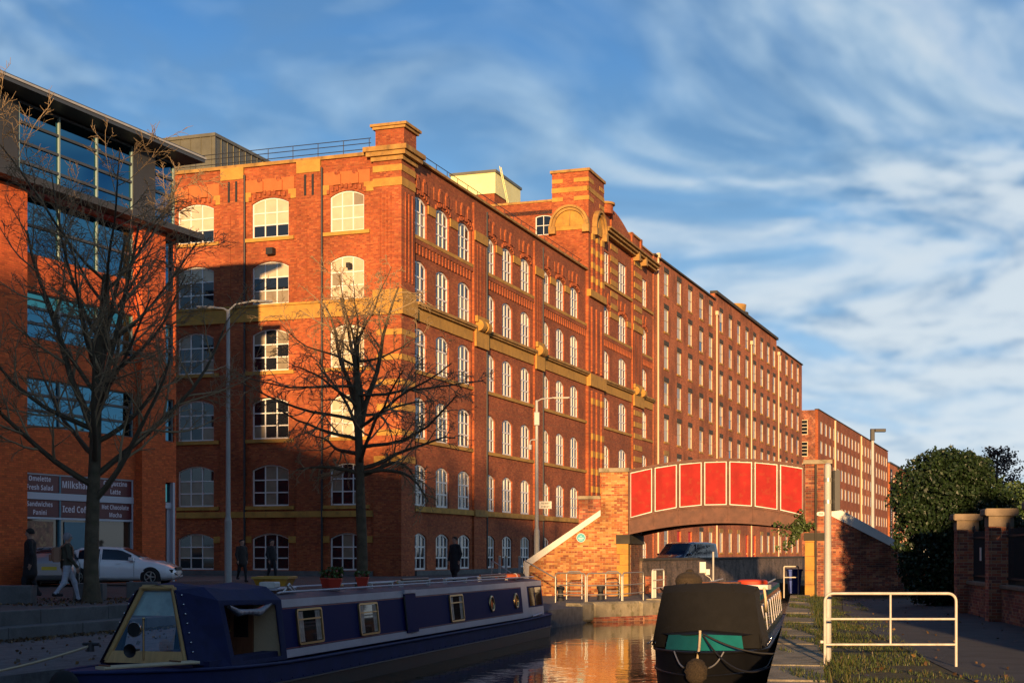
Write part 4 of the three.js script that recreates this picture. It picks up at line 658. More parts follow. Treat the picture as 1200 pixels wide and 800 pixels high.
  for (let y = -0.6, k = 0; y < 1.65; y += 0.56, k++) mb().rbox(RX + 0.0, RX + (k % 2 ? 0.36 : 0.4), y, Math.min(1.69, y + 0.55), -0.5, 0.17, 0.012).build('quoin', M.sand, br);
  slope([[RX + 1.02, -0.6], [RX + 4.6, -0.6], [RX + 4.6, 0.85], [RX + 1.02, 2.72]], -0.35, 0.1).build('wing_wall', M.brickRed, br);
  slope([[RX + 1.03, 2.66], [RX + 4.7, 0.74], [RX + 4.7, 1.0], [RX + 1.6, 2.8], [RX + 1.2, 2.95], [RX + 1.03, 2.95]], -0.4, 0.16).build('wing_coping', M.whitePaint, br);
  mb().cyl([RX + 0.42, -0.5, 0.2], [RX + 0.42, 4.7, 0.2], 0.045, 0.045, 8).build('shadow_strip', M.lintel, br);  // soft shadow strip on the pier, built as a thin dark rod
  // the blue commemorative roundel and the oval bridge number
  const cv = document.createElement('canvas'); cv.width = cv.height = 128; const g = cv.getContext('2d'); g.fillStyle = '#1f9aa6'; g.fillRect(0, 0, 128, 128); g.fillStyle = '#d6ece6'; for (const [y, w] of [[34, 30], [62, 80], [74, 86], [92, 50]]) g.fillRect(64 - w / 2, y, w, 6);
  const t = new THREE.CanvasTexture(cv); t.colorSpace = THREE.SRGBColorSpace;
  mesh('plaque', new THREE.CircleGeometry(0.17, 24), new THREE.MeshStandardMaterial({ map: t, roughness: 0.4 }), br).position.set(-1.95, 1.83, 0.135);
  mb().add(new THREE.CylinderGeometry(0.19, 0.19, 0.03, 24).rotateX(Math.PI / 2).translate(-1.95, 1.83, 0.115)).build('plaque_rim', M.whitePaint, br);
  const ov = mesh('number_plate', new THREE.CylinderGeometry(0.2, 0.2, 0.03, 24).rotateX(Math.PI / 2).scale(1, 0.45, 1), M.whitePaint, br); ov.position.set(RX + 0.63, 2.75, 0.16);
  const nm = mesh('number', new THREE.PlaneGeometry(0.24, 0.11), lettering(['88A'], 0.24, 0.11, '#c9c3b4', '#1c1a18', 'bold', 0.9), ov); nm.position.z = 0.017;
  // shrub rooted in the right abutment
  br.updateMatrixWorld(true); const r = rng(77), sh = mb(), sc = br.localToWorld(V(RX - 0.1, 2.2, 0.1));
  const bush = thing('wall_shrub', 'straggly green buddleia sprouting from the right bridge abutment', 'shrub', [sc.x, sc.y, sc.z]), stem = mb();
  for (let k = 0; k < 26; k++) { const a = Math.PI * (0.35 + r() * 0.9), L = 0.4 + r() * 0.85, dir = V(Math.cos(a) * L, Math.sin(a) * L * 0.7 - 0.25 + (r() < 0.25 ? 0.5 : 0), 0.1 + r() * 0.6), pts = [V(0.08, 0, -0.1)]; for (let j = 1; j <= 4; j++) pts.push(V(dir.x * j / 4, dir.y * j / 4 - 0.12 * (j / 4) ** 2, dir.z * j / 4)); stem.tube(pts, [0.012, 0.01, 0.008, 0.006, 0.004], 4);
    for (let j = 0; j < 26; j++) { const q = pts[1 + Math.floor(r() * 4)].clone().add(V((r() - 0.5) * 0.22, (r() - 0.5) * 0.2, (r() - 0.5) * 0.22)); leaf(sh, q, 0.1 + r() * 0.06, r, [0.05, 0.08, 0.02]); } }
  stem.build('stem', M.bark, bush); sh.build('foliage', M.leaf, bush);
}
{ // retaining wall beyond the bridge, white box on a post, bin and rail under the arch
  const w = mb(); const pw = thing('canal_parapet', 'long soot-black brick parapet holding the street above the canal beyond the bridge', 'wall', [0, 0, 0], Math.PI / 2 - QA);
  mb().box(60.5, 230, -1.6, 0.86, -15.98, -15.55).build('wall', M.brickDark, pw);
  for (let s = 60.5; s < 150; s += 1.6) mb().rbox(s, s + 1.58, 0.865, 0.98, -16.03, -15.5, 0.02).build('coping_stone', M.lintel, pw);
  w.box(61, 63.9, -1.6, 0.2, -15.54, -15.3).build('buttress', M.brickRed, pw);
}
// ---------- narrowboats ----------
function hullShape(L, gun, beam, sternR = 0.9) {
  const hb = x => { let b = beam * Math.pow(Math.sin(Math.PI / 2 * clamp(x / 3.2, 0.0, 1)), 0.72); const e = x - (L - sternR); if (e > 0) b *= Math.sqrt(Math.max(0.02, 1 - (e / sternR) ** 2 * 0.9)); return Math.max(b, 0.03); };
  const xs = []; for (let x = 0; x < 3.4; x += 0.2) xs.push(x); for (let x = 3.4; x < L - sternR; x += 1.1) xs.push(x); for (let k = 0; k <= 6; k++) xs.push(L - sternR + sternR * k / 6);
  const rake = x => Math.max(0, 1 - x / 0.9) * 0.28;                                 // the stem leans forward
  return { hb, xs, rake, gun };
}
function buildHull(boat, hs, { side, black, deckM, railM }) {
  const { hb, xs, rake, gun } = hs, row = x => { const b = hb(x), g = gun(x), r = rake(x); return [[x, g, -b], [x + r * 0.5, g * 0.45, -b * 0.985], [x + r, 0.02, -b * 0.96], [x + r * 1.3, -0.35, -b * 0.86], [x + r * 1.3, -0.4, 0], [x + r * 1.3, -0.35, b * 0.86], [x + r, 0.02, b * 0.96], [x + r * 0.5, g * 0.45, b * 0.985], [x, g, b]]; };
  const rows = xs.map(row);
  const sl = (a, b) => mb().loft(rows.map(r => r.slice(a, b + 1)));
  const h = mb(); h.loft(rows.map(r => r.slice(1, 8))); h.build('hull', black, boat);
  const up = mb(); up.loft(rows.map(r => r.slice(0, 2))); up.loft(rows.map(r => r.slice(7, 9))); up.build('upper_hull', side, boat);
  const dk = mb(); dk.loft(xs.map(x => [[x, gun(x), hb(x)], [x, gun(x) + 0.02, 0], [x, gun(x), -hb(x)]])); dk.build('deck', deckM, boat);
  for (const s of [-1, 1]) { mb().tube(xs.map(x => V(x, gun(x), s * (hb(x) + 0.008))), 0.028, 6).build('gunwale_rail', railM, boat); mb().tube(xs.map(x => V(x + rake(x) * 0.5, gun(x) * 0.45, s * (hb(x) * 0.985 + 0.008))), 0.022, 5).build('rubbing_strake', black, boat); }
  const e = rows[rows.length - 1]; mb().poly(e.map(q => V(...q))).build('transom', black, boat);
}
function cabin(boat, { x0, x1, y0, y1, w0, w1, m, roofM }) {
  const sec = x => [[x, y0, w0], [x, y1, w1], [x, y1 + 0.05, w1 * 0.6], [x, y1 + 0.07, 0], [x, y1 + 0.05, -w1 * 0.6], [x, y1, -w1], [x, y0, -w0]];
  const a = sec(x0), b = sec(x1);
  mb().flat([[a[0], a[1]], [b[0], b[1]]]).flat([[a[5], a[6]], [b[5], b[6]]]).build('cabin_side', m, boat);
  mb().loft([a.slice(1, 6), b.slice(1, 6)]).build('roof', roofM, boat);
  mb().poly([...b].map(q => V(...q))).build('rear_bulkhead', m, boat);
  return { tilt: Math.atan2(w0 - w1, y1 - y0), zAt: y => lerp(w0, w1, (y - y0) / (y1 - y0)) };
}
M.navy = plain(0.009, 0.012, 0.085, 0.62, { specularIntensity: 0.2 });
M.navyHull = mottled({ base: [0.010, 0.018, 0.095], size: 1.5, amp: 0.35, cells: 8, seed: 175, rough: 0.7, bump: 0.002 });
M.boatBlack = mottled({ base: [0.007, 0.007, 0.008], size: 1.6, amp: 0.4, cells: 8, seed: 161, rough: 0.5, bump: 0.002 });
M.roofGrey = mottled({ base: [0.11, 0.07, 0.085], size: 2, amp: 0.3, cells: 8, seed: 162, rough: 0.6 });
M.lilac = mottled({ base: [0.46, 0.43, 0.47], size: 2, amp: 0.14, cells: 8, seed: 163, rough: 0.45, bump: 0.001 });
M.canvasNavy = mottled({ base: [0.008, 0.012, 0.065], size: 0.8, amp: 0.3, cells: 8, seed: 164, rough: 0.85, bump: 0.004 });
M.canvasBlack = mottled({ base: [0.0045, 0.0045, 0.005], size: 0.9, amp: 0.5, cells: 8, seed: 165, rough: 1.0, bump: 0.01 });
M.pine = mottled({ base: [0.55, 0.32, 0.11], size: 0.6, amp: 0.2, cells: 4, seed: 166, rough: 0.5, streak: 6 });
M.wood = mottled({ base: [0.17, 0.07, 0.03], size: 0.6, amp: 0.35, cells: 4, seed: 167, rough: 0.45, streak: 6 });
M.cream = mottled({ base: [0.60, 0.48, 0.30], size: 1.4, amp: 0.12, cells: 5, seed: 168, rough: 0.7 });
M.rope = mottled({ base: [0.05, 0.035, 0.02], size: 0.12, amp: 0.7, cells: 8, seed: 169, rough: 1, bump: 0.02 });
M.clear = new THREE.MeshPhysicalMaterial({ color: 0xffffff, transmission: 1, thickness: 0, roughness: 0.02, ior: 1.5 });
M.portGlass = plain(0.02, 0.022, 0.02, 0.04, { ior: 1.6 });
const BT = 0.274, bA = Math.atan(BT);
const bowOf = (u, d, zside, tan, s) => { const a = Math.atan(tan), x = (u - 600) / F * d, S = s; return [x + S * Math.sin(a) - zside * Math.cos(a), WATER, -(d + S * Math.cos(a) + zside * Math.sin(a))]; };
const blue = thing('blue_narrowboat', 'long navy blue narrowboat with lilac-white trim and brass-framed windows moored at the quay', 'boat', bowOf(654, 40.9, 1.05, BT, -23), heading(BT));
{
  const L = 23, hs = hullShape(L, x => 0.56 + 0.17 * Math.pow(clamp(1 - x / 5), 1.4) + 0.06 * Math.pow(clamp((x - 17) / 6), 2), 1.05);
  buildHull(blue, hs, { side: M.navyHull, black: M.boatBlack, deckM: M.navyHull, railM: M.navyHull });
  const X0 = 4.65, X1 = 21.9, Y0 = 0.6, Y1 = 1.55, c = cabin(blue, { x0: X0, x1: X1, y0: Y0, y1: Y1, w0: 0.92, w1: 0.82, m: M.navy, roofM: M.roofGrey });
  const skew = (x0, x1, y0, y1, z, mat, name) => { for (const s of [-1, 1]) { const zz = y => s * (c.zAt(y) + z), o = mb(), A = [x0, y0, zz(y0)], B = [x1, y0, zz(y0)], C = [x1, y1, zz(y1)], D = [x0, y1, zz(y1)]; o.poly(s > 0 ? [A, B, C, D] : [B, A, D, C]); o.build(name, mat, blue); } };
  skew(X0, X1, 1.42, Y1, 0.006, M.lilac, 'trim'); skew(X0, X1, 0.61, 0.74, 0.006, M.lilac, 'trim'); skew(X0, X0 + 0.14, 0.74, 1.42, 0.006, M.lilac, 'trim'); skew(19.7, 20.3, 0.74, 1.42, 0.006, M.lilac, 'trim'); skew(20.3, X1, 0.74, 0.86, 0.006, M.lilac, 'trim');
  const redLine = plain(0.18, 0.012, 0.03, 0.4); skew(X0 + 0.16, 19.7, 1.395, 1.412, 0.005, redLine, 'coach_line'); skew(X0 + 0.16, 19.7, 0.75, 0.765, 0.005, redLine, 'coach_line');
  // windows with brass frames
  const frameOf = (w, h) => { const s = new THREE.Shape(), r = 0.07, q = (sh, a, b, rr) => { sh.moveTo(-a + rr, -b); sh.lineTo(a - rr, -b); sh.quadraticCurveTo(a, -b, a, -b + rr); sh.lineTo(a, b - rr); sh.quadraticCurveTo(a, b, a - rr, b); sh.lineTo(-a + rr, b); sh.quadraticCurveTo(-a, b, -a, b - rr); sh.lineTo(-a, -b + rr); sh.quadraticCurveTo(-a, -b, -a + rr, -b); }; q(s, w / 2, h / 2, r); const hpath = new THREE.Path(); q(hpath, w / 2 - 0.036, h / 2 - 0.036, r * 0.6); s.holes.push(hpath); return new MB().add(new THREE.ExtrudeGeometry(s, { depth: 0.035, bevelEnabled: false, curveSegments: 4 })).box(-w / 2 + 0.05, w / 2 - 0.05, h * 0.18, h * 0.18 + 0.025, 0, 0.03).geom(); };
  const curtain = mottled({ base: [0.32, 0.28, 0.24], size: 0.5, amp: 0.9, cells: 4, seed: 170, rough: 0.4, spots: 0.5, spotColor: [0.04, 0.03, 0.03] });
  for (const [a, b, lace] of [[5.15, 6.5, 1], [7.95, 9.2, 1], [13.4, 14.65, 1]]) for (const s of [1, -1]) {
    const w = (b - a) * 0.78, h = 0.6, m = mesh('window', frameOf(w, h), M.brass, blue), y = 1.08; m.position.set((a + b) / 2, y, s * (c.zAt(y) + 0.004)); m.rotation.set(s > 0 ? -c.tilt : c.tilt, s > 0 ? 0 : Math.PI, 0);
    const p = mesh('pane', new THREE.PlaneGeometry(w - 0.08, h - 0.08), M.portGlass, m); p.position.z = 0.012; for (const q of [-1, 1]) { const cu = mesh('curtain', new THREE.PlaneGeometry(w * 0.2, h - 0.1), curtain, m); cu.position.set(q * w * 0.34, 0, 0.014); }
  }
  for (const x of [16.85, 19.1]) for (const s of [1, -1]) { const y = 1.08, m = mesh('porthole', new THREE.TorusGeometry(0.17, 0.035, 8, 24), M.brass, blue); m.position.set(x, y, s * (c.zAt(y) + 0.01)); m.rotation.set(s > 0 ? -c.tilt : c.tilt, s > 0 ? 0 : Math.PI, 0); mesh('pane', new THREE.CircleGeometry(0.17, 20), M.portGlass, m).position.z = 0.004; }
  skew(20.45, 21.0, 0.9, 1.38, 0.008, M.portGlass, 'rear_window'); skew(21.1, 21.75, 0.9, 1.38, 0.008, M.portGlass, 'rear_window');
  { const y = 1.06, m = mb().box(-0.33, 0.33, -0.36, 0.42, 0, 0.035).build('side_hatch', M.navy, blue); m.position.set(10.95, y, c.zAt(y) + 0.004); m.rotation.x = -c.tilt; mb().cyl([-0.36, -0.3, 0.03], [-0.36, 0.38, 0.03], 0.02, 0.02, 6).build('hinge', M.darkMetal, m); mb().box(-0.36, 0.36, 0.43, 0.5, -0.05, 0.05).build('hatch_cap', M.lilac, m); }
  for (const s of [-1, 1]) mb().tube([V(X0 + 0.2, Y1 + 0.09, s * 0.72), V(X0 + 0.35, Y1 + 0.11, s * 0.72), V(X1 - 0.4, Y1 + 0.11, s * 0.72)], 0.02, 6).build('grab_rail', M.lilac, blue);
  { const o = mb(), N = 40, rr = rng(9); for (let k = 0; k < 46; k++) { const x = 3.5 + k * 0.42; o.cyl([x, hs.gun(x) * 0.55, hs.hb(x) * 0.99], [x, hs.gun(x) * 0.55, hs.hb(x) * 0.99 + 0.015], 0.012, 0.012, 5); } o.build('rivets', M.navyHull, blue).userData.kind = 'stuff'; }
  // front bulkhead, doors, cratch board and canopy
  mb().poly([V(X0, Y0, -0.9), V(X0, Y0, 0.9), V(X0, Y1 + 0.02, 0.8), V(X0, Y1 + 0.06, 0), V(X0, Y1 + 0.02, -0.8)]).build('front_bulkhead', M.cream, blue);
  for (const s of [-1, 1]) { const d = mb().box(X0 - 0.05, X0 - 0.01, 0.62, 1.5, s > 0 ? 0.01 : -0.42, s > 0 ? 0.42 : -0.01).build('cabin_door', M.wood, blue); mb().box(X0 - 0.065, X0 - 0.052, 0.95, 1.42, s > 0 ? 0.09 : -0.34, s > 0 ? 0.34 : -0.09).build('pane', M.portGlass, d); mb().cyl([X0 - 0.09, 1.05, s * 0.04], [X0 - 0.05, 1.05, s * 0.04], 0.018, 0.018, 8).build('handle', M.brass, d); }
  mb().box(2.0, X0, 0.3, 0.42, -0.85, 0.85).build('well_deck', M.wood, blue); mb().box(2.2, X0 - 0.1, 0.42, 0.74, 0.62, 0.88).box(2.2, X0 - 0.1, 0.42, 0.74, -0.88, -0.62).build('bench_seat', M.canvasNavy, blue);
  const at = (t, z, off = 0) => { const x = lerp(1.95, 2.3, t) - off, y = lerp(0.74, 1.79, t); return V(x, y, z); }, hw = t => lerp(0.64, 0.25, t), bar = (t0, z0, t1, z1, w, m, n) => { const A = at(t0, z0), B = at(t1, z1); mb().cyl(A, B, w, w, 4).build(n, m, blue); };
  bar(0, hw(0), 1, hw(1), 0.05, M.pine, 'cratch_frame'); bar(0, -hw(0), 1, -hw(1), 0.05, M.pine, 'cratch_frame'); bar(1, -hw(1), 1, hw(1), 0.05, M.pine, 'cratch_frame');
  mb().poly([at(-0.02, -0.66, 0.02), at(-0.02, 0.66, 0.02), at(0.14, 0.59, 0.02), at(0.14, -0.59, 0.02)]).poly([at(0.14, -0.59, -0.03), at(0.14, 0.59, -0.03), at(-0.02, 0.66, -0.03), at(-0.02, -0.66, -0.03)]).poly([at(0.14, -0.59, 0.02), at(0.14, 0.59, 0.02), at(0.14, 0.59, -0.03), at(0.14, -0.59, -0.03)]).build('cratch_board', M.pine, blue);
  mb().poly([at(0.14, -0.56), at(0.14, 0.56), at(1, 0.23), at(1, -0.23)]).build('cratch_pane', M.clear, blue);
  mb().poly([at(0.62, -0.38, -0.05), at(0.62, 0.38, -0.05), at(0.95, 0.24, -0.05), at(0.95, -0.24, -0.05)]).build('cratch_blind', mottled({ base: [0.30, 0.38, 0.32], size: 0.8, amp: 0.5, cells: 4, seed: 172, rough: 0.5, spots: 0.4, spotColor: [0.5, 0.46, 0.3] }), blue);
  const A = s => [V(1.9, 0.72, s * 0.72), V(2.24, 1.76, s * 0.31), V(2.28, 1.84, 0)], Bs = s => [V(2.75, 0.62, s * 0.97), V(2.75, 1.6, s * 0.74), V(2.75, 1.8, s * 0.5), V(2.75, 1.87, 0)], Cs = s => [V(4.72, 0.6, s * 0.97), V(4.72, 1.55, s * 0.86), V(4.72, 1.76, s * 0.6), V(4.72, 1.83, 0)];
  const can = mb(), thick = 0.02;
  for (const s of [-1, 1]) {
    const a = A(s), b = Bs(s), cc = Cs(s), tri = (p, q, r) => { can.poly([p, q, r]); can.poly([r, q, p].map(v => v.clone().add(V(0, -thick * 0.5, -s * thick)))); };
    tri(a[0], b[0], a[1]); tri(a[1], b[0], b[1]); tri(a[1], b[1], b[2]); tri(a[1], b[2], a[2]); tri(a[2], b[2], b[3]);
    const R = [0, 0.34, 0.7, 1]; for (let k = 0; k < 3; k++) for (const [i, j] of [[1, 2], [2, 3]]) { const p = (n, t) => { const q = b[n].clone().lerp(cc[n], t); q.y -= 0.05 * Math.sin(Math.PI * t) * (n > 1 ? 1 : 0.4); return q; }; tri(p(i, R[k]), p(i, R[k + 1]), p(j, R[k + 1])); tri(p(i, R[k]), p(j, R[k + 1]), p(j, R[k])); }
    const e = (t0, t1, lo, up) => { const p = (t, n, w) => b[0].clone().lerp(cc[0], t).lerp(b[1].clone().lerp(cc[1], t), w); tri(p(t0, 0, lo), p(t1, 0, lo), p(t1, 0, up)); tri(p(t0, 0, lo), p(t1, 0, up), p(t0, 0, up)); };
    e(0, 0.07, 0, 1); e(0.9, 1, 0, 1); e(0.07, 0.2, 0, 0.16); e(0.2, 0.9, 0, 0.07); e(0.07, 0.9, 0.93, 1);
  }
  can.build('canopy', M.canvasNavy, blue);
  for (const s of [-1, 1]) { mb().tube([0, 0.2, 0.45, 0.7, 1].map((t, k) => V(2.95 + t * 1.45, 1.5 - 0.1 * Math.sin(t * Math.PI) - 0.04 * (k % 2), s * 0.82)), [0.03, 0.06, 0.045, 0.065, 0.03], 7).build('rolled_screen', mottled({ base: [0.16, 0.17, 0.22], size: 0.3, amp: 0.8, cells: 5, seed: 173, rough: 0.25 }), blue); const st = mb(); for (let t = 0.04; t < 1; t += 0.13) { const p = A(s)[0].clone().lerp(A(s)[1], t).lerp(Bs(s)[0].clone().lerp(Bs(s)[1], t), 0.12); st.add(new THREE.SphereGeometry(0.017, 6, 4).translate(p.x, p.y, p.z + s * 0.012)); } st.build('studs', M.chrome, blue).userData.kind = 'stuff'; }
  // headlamp, horn, mast, lantern, fender
  const hl = mb().add(new THREE.LatheGeometry([[0.005, -0.12], [0.06, -0.1], [0.1, -0.02], [0.11, 0.03], [0.105, 0.035]].map(([x, y]) => new THREE.Vector2(x, y)), 18).rotateZ(Math.PI / 2).translate(1.62, 1.22, 0.02)).build('headlamp', M.chrome, blue); mb().add(new THREE.CircleGeometry(0.1, 18).rotateY(-Math.PI / 2).translate(1.586, 1.22, 0.02)).build('lens', M.portGlass, hl);
  mb().cyl([1.66, 0.78, 0.13], [1.66, 1.36, 0.13], 0.014, 0.014, 8).add(new THREE.SphereGeometry(0.025, 8, 6).translate(1.66, 1.37, 0.13)).cyl([1.66, 1.22, 0.13], [1.66, 1.22, 0.02], 0.01, 0.01, 5).build('mast', M.brass, blue);
  mb().add(new THREE.LatheGeometry([[0.015, 0.26], [0.02, 0.12], [0.05, 0.05], [0.1, 0.0]].map(([x, y]) => new THREE.Vector2(x, y)), 16).rotateZ(-Math.PI / 2).translate(1.42, 0.93, 0.05)).build('horn', M.darkMetal, blue);
  { const q = mb(); for (const [dx, dz] of [[0, 0], [0.12, 0], [0, 0.12], [0.12, 0.12]]) q.cyl([3.0 + dx, 0.74, 0.5 + dz], [3.0 + dx, 1.0, 0.5 + dz], 0.008, 0.008, 4); q.box(2.98, 3.14, 0.74, 0.76, 0.48, 0.64).box(2.98, 3.14, 1.0, 1.02, 0.48, 0.64).cyl([3.06, 1.02, 0.56], [3.06, 1.1, 0.56], 0.05, 0.01, 8).build('lantern', M.darkMetal, blue); }
  mb().add(new THREE.SphereGeometry(0.21, 14, 10).scale(0.8, 1.1, 1).translate(-0.14, 0.55, 0)).build('bow_fender', M.rubber, blue);
  mb().cyl([0.5, 0.98, 0], [0.5, 1.1, 0], 0.05, 0.04, 8).cyl([0.5, 1.08, -0.12], [0.5, 1.08, 0.12], 0.022, 0.022, 6).build('bow_stud', M.darkMetal, blue);
  { const p = []; for (let k = 0; k <= 16; k++) { const t = k / 16; p.push(V(lerp(0.5, -1.6, t), lerp(1.06, 0.6, t) - 0.5 * t * (1 - t), lerp(0, -2.2, t))); } mb().tube(p, 0.018, 5).build('mooring_rope', M.cream, blue); }
  for (const x of [9.05, 12.4, 15.6]) mb().cyl([x, Y1 + 0.05, 0.1], [x, Y1 + 0.12, 0.1], 0.05, 0.05, 10).add(new THREE.SphereGeometry(0.085, 12, 6, 0, 6.3, 0, 1.6).scale(1, 0.6, 1).translate(x, Y1 + 0.12, 0.1)).build('mushroom_vent', M.brass, blue);
  mb().tube([V(20.5, 0.62, 0.95), V(21.5, 0.66, 0.95), V(22.6, 0.68, 0.6), V(22.9, 0.68, 0)], 0.03, 6).tube([V(22.2, 0.66, 0.6), V(22.2, 1.1, 0.6)], 0.02, 6).build('stern_rail', M.lilac, blue);
  mb().box(21.9, 22.5, 0.5, 1.5, -0.35, 0.35).build('rear_doors', M.wood, blue);
}
const onBoat = (boat, x, y, z, turn = 0) => { boat.updateMatrixWorld(true); const p = boat.localToWorld(V(x, y, z)); return [[p.x, p.y, p.z], boat.rotation.y + turn]; };
{ // things lying on the blue boat
  const RY = 1.62, put = (name, label, cat, x, z, turn, g, y = RY) => { const [p, t] = onBoat(blue, x, y, z, turn); return thing(name, label, cat, p, t, g); };
  const pl = put('gangplank', 'pale wooden plank lying across the foredeck beside the horn', 'plank', 1.15, 0.5, -0.5, null, 0.74); mb().rbox(-0.75, 0.75, 0, 0.04, -0.13, 0.13, 0.012).build('board', M.cream, pl); mb().box(-0.7, -0.66, 0.041, 0.06, -0.12, 0.12).box(0.4, 0.44, 0.041, 0.06, -0.12, 0.12).build('batten', M.wood, pl);
  const tub = put('yellow_tub', 'weathered yellow plastic trough on the boat roof behind the canopy', 'trough', 6.9, -0.25, 0.25);
  { const s = (y, a, b) => [[-a, y, -b], [a, y, -b], [a, y, b], [-a, y, b]]; const o = mb().flat([s(0, 0.36, 0.2), s(0.24, 0.48, 0.3)], true).flat([s(0.24, 0.46, 0.28), s(0.04, 0.34, 0.18)], true); o.box(-0.36, 0.36, 0, 0.03, -0.2, 0.2).build('body', mottled({ base: [0.55, 0.27, 0.02], size: 0.7, amp: 0.4, cells: 6, seed: 181, rough: 0.6, spots: 0.3, spotColor: [0.15, 0.09, 0.03] }), tub); mb().box(-0.5, 0.5, 0.23, 0.27, 0.28, 0.32).box(-0.5, 0.5, 0.23, 0.27, -0.32, -0.28).box(0.46, 0.5, 0.23, 0.27, -0.28, 0.28).box(-0.5, -0.46, 0.23, 0.27, -0.28, 0.28).build('rim', plain(0.45, 0.26, 0.04, 0.5), tub); }
  const fb = put('folded_chair', 'folded white deck chair and boards lying on the roof by the yellow trough', 'deck chair', 6.0, 0.25, 0.15); mb().rbox(-0.6, 0.6, 0.06, 0.1, -0.2, 0.14, 0.012).build('board', M.lilac, fb); mb().tube([V(-0.5, 0.02, 0.2), V(-0.1, 0.16, 0.2), V(0.3, 0.02, 0.2)], 0.018, 6).tube([V(-0.3, 0.12, 0.22), V(0.1, 0.02, 0.22)], 0.018, 6).build('frame', M.whitePaint, fb); mb().rbox(-0.62, -0.3, 0.101, 0.2, -0.18, 0.1, 0.02).build('seat', M.whitePaint, fb); mb().box(-0.6, 0.6, 0, 0.059, -0.1, 0).build('bearer', M.wood, fb);
  const pot = (x, z, sc, label, cs) => { const g = put('flower_pot', label, 'flower pot', x, z, 0.3, 'red flower pots on the boat roof'), s = (y, a) => [[-a * 1.35, y, -a], [a * 1.35, y, -a], [a * 1.35, y, a], [-a * 1.35, y, a]]; mb().flat([s(0.03, 0.08), s(0.2, 0.12)], true).flat([s(0.2, 0.125), s(0.225, 0.125)], true).box(-0.1, 0.1, 0.03, 0.05, -0.08, 0.08).build('pot', plain(0.55, 0.045, 0.02, 0.55), g); mb().box(-0.13, 0.13, 0.19, 0.2, -0.09, 0.09).build('soil', M.soil, g); mb().box(-0.12, 0.12, 0, 0.03, -0.09, 0.09).build('stand', M.darkMetal, g); const r = rng(cs), f = mb(); for (let k = 0; k < 260; k++) { const a = r() * 6.3, q = r() * 0.15; leaf(f, V(Math.cos(a) * q * 1.3, 0.22 + r() * 0.2 * sc, Math.sin(a) * q), 0.07, r, r() < 0.2 ? [0.2, 0.05, 0.03] : [0.07, 0.11, 0.02]); } f.build('plant', M.leaf, g); };
  pot(8.0, 0.45, 1, 'red flower pot with bushy green plant and darker pot beside it on the boat roof', 5); pot(8.35, 0.15, 0.7, 'red flower pot half hidden behind the bushier one on the boat roof', 6); pot(9.5, 0.4, 0.5, 'red flower pot with small trailing plant on the boat roof by a brass vent', 7);
  const rail = (x, L, z, label, k) => { const g = put('roof_rack', label, 'rack', x, z, 0, 'white pole racks on the boat roof'), o = mb(); o.rbox(0, L, 0.07, 0.1, -0.04, 0.04, 0.008).build('rail', M.whitePaint, g); for (const q of [0.05, L - 0.1]) mb().box(q, q + 0.05, -0.02, 0.07, -0.04, 0.04).build('foot', M.whitePaint, g); if (k) mb().cyl([0.1, 0.13, 0.0], [L - 0.1, 0.13, 0], 0.03, 0.03, 6).build('pole', M.wood, g); };
  rail(10.0, 1.3, 0.35, 'white roof rack between the flower pot and the side hatch'); rail(11.5, 1.9, 0.45, 'white roof rack with a wooden pole above the side hatch', 1); rail(14.6, 1.7, 0.4, 'white roof rack past the middle window'); rail(17.2, 2.6, 0.45, 'longest white roof rack above the portholes', 1);
  const lb = put('lifebuoy', 'orange lifebuoy lying on the roof at the stern of the blue boat', 'lifebuoy', 20.0, 0.4, 0); mb().add(new THREE.TorusGeometry(0.28, 0.07, 8, 24).rotateX(Math.PI / 2).translate(0, 0.07, 0)).build('ring', plain(0.62, 0.12, 0.02, 0.6), lb); for (let k = 0; k < 4; k++) { const a = k * Math.PI / 2 + 0.5; mb().add(new THREE.TorusGeometry(0.075, 0.012, 6, 12).rotateY(-a).translate(Math.cos(a) * 0.28, 0.07, Math.sin(a) * 0.28)).build('band', M.whitePaint, lb); }
  const cb = put('coiled_rope', 'dark coiled rope heaped on the roof beside the lifebuoy', 'rope', 21.0, 0.4, 0); const pts = []; for (let k = 0; k <= 90; k++) { const a = k * 0.4, R = 0.22 - 0.0008 * k; pts.push(V(Math.cos(a) * R, 0.03 + 0.0012 * k, Math.sin(a) * R)); } mb().tube(pts, 0.022, 5).build('coil', M.black, cb);
}
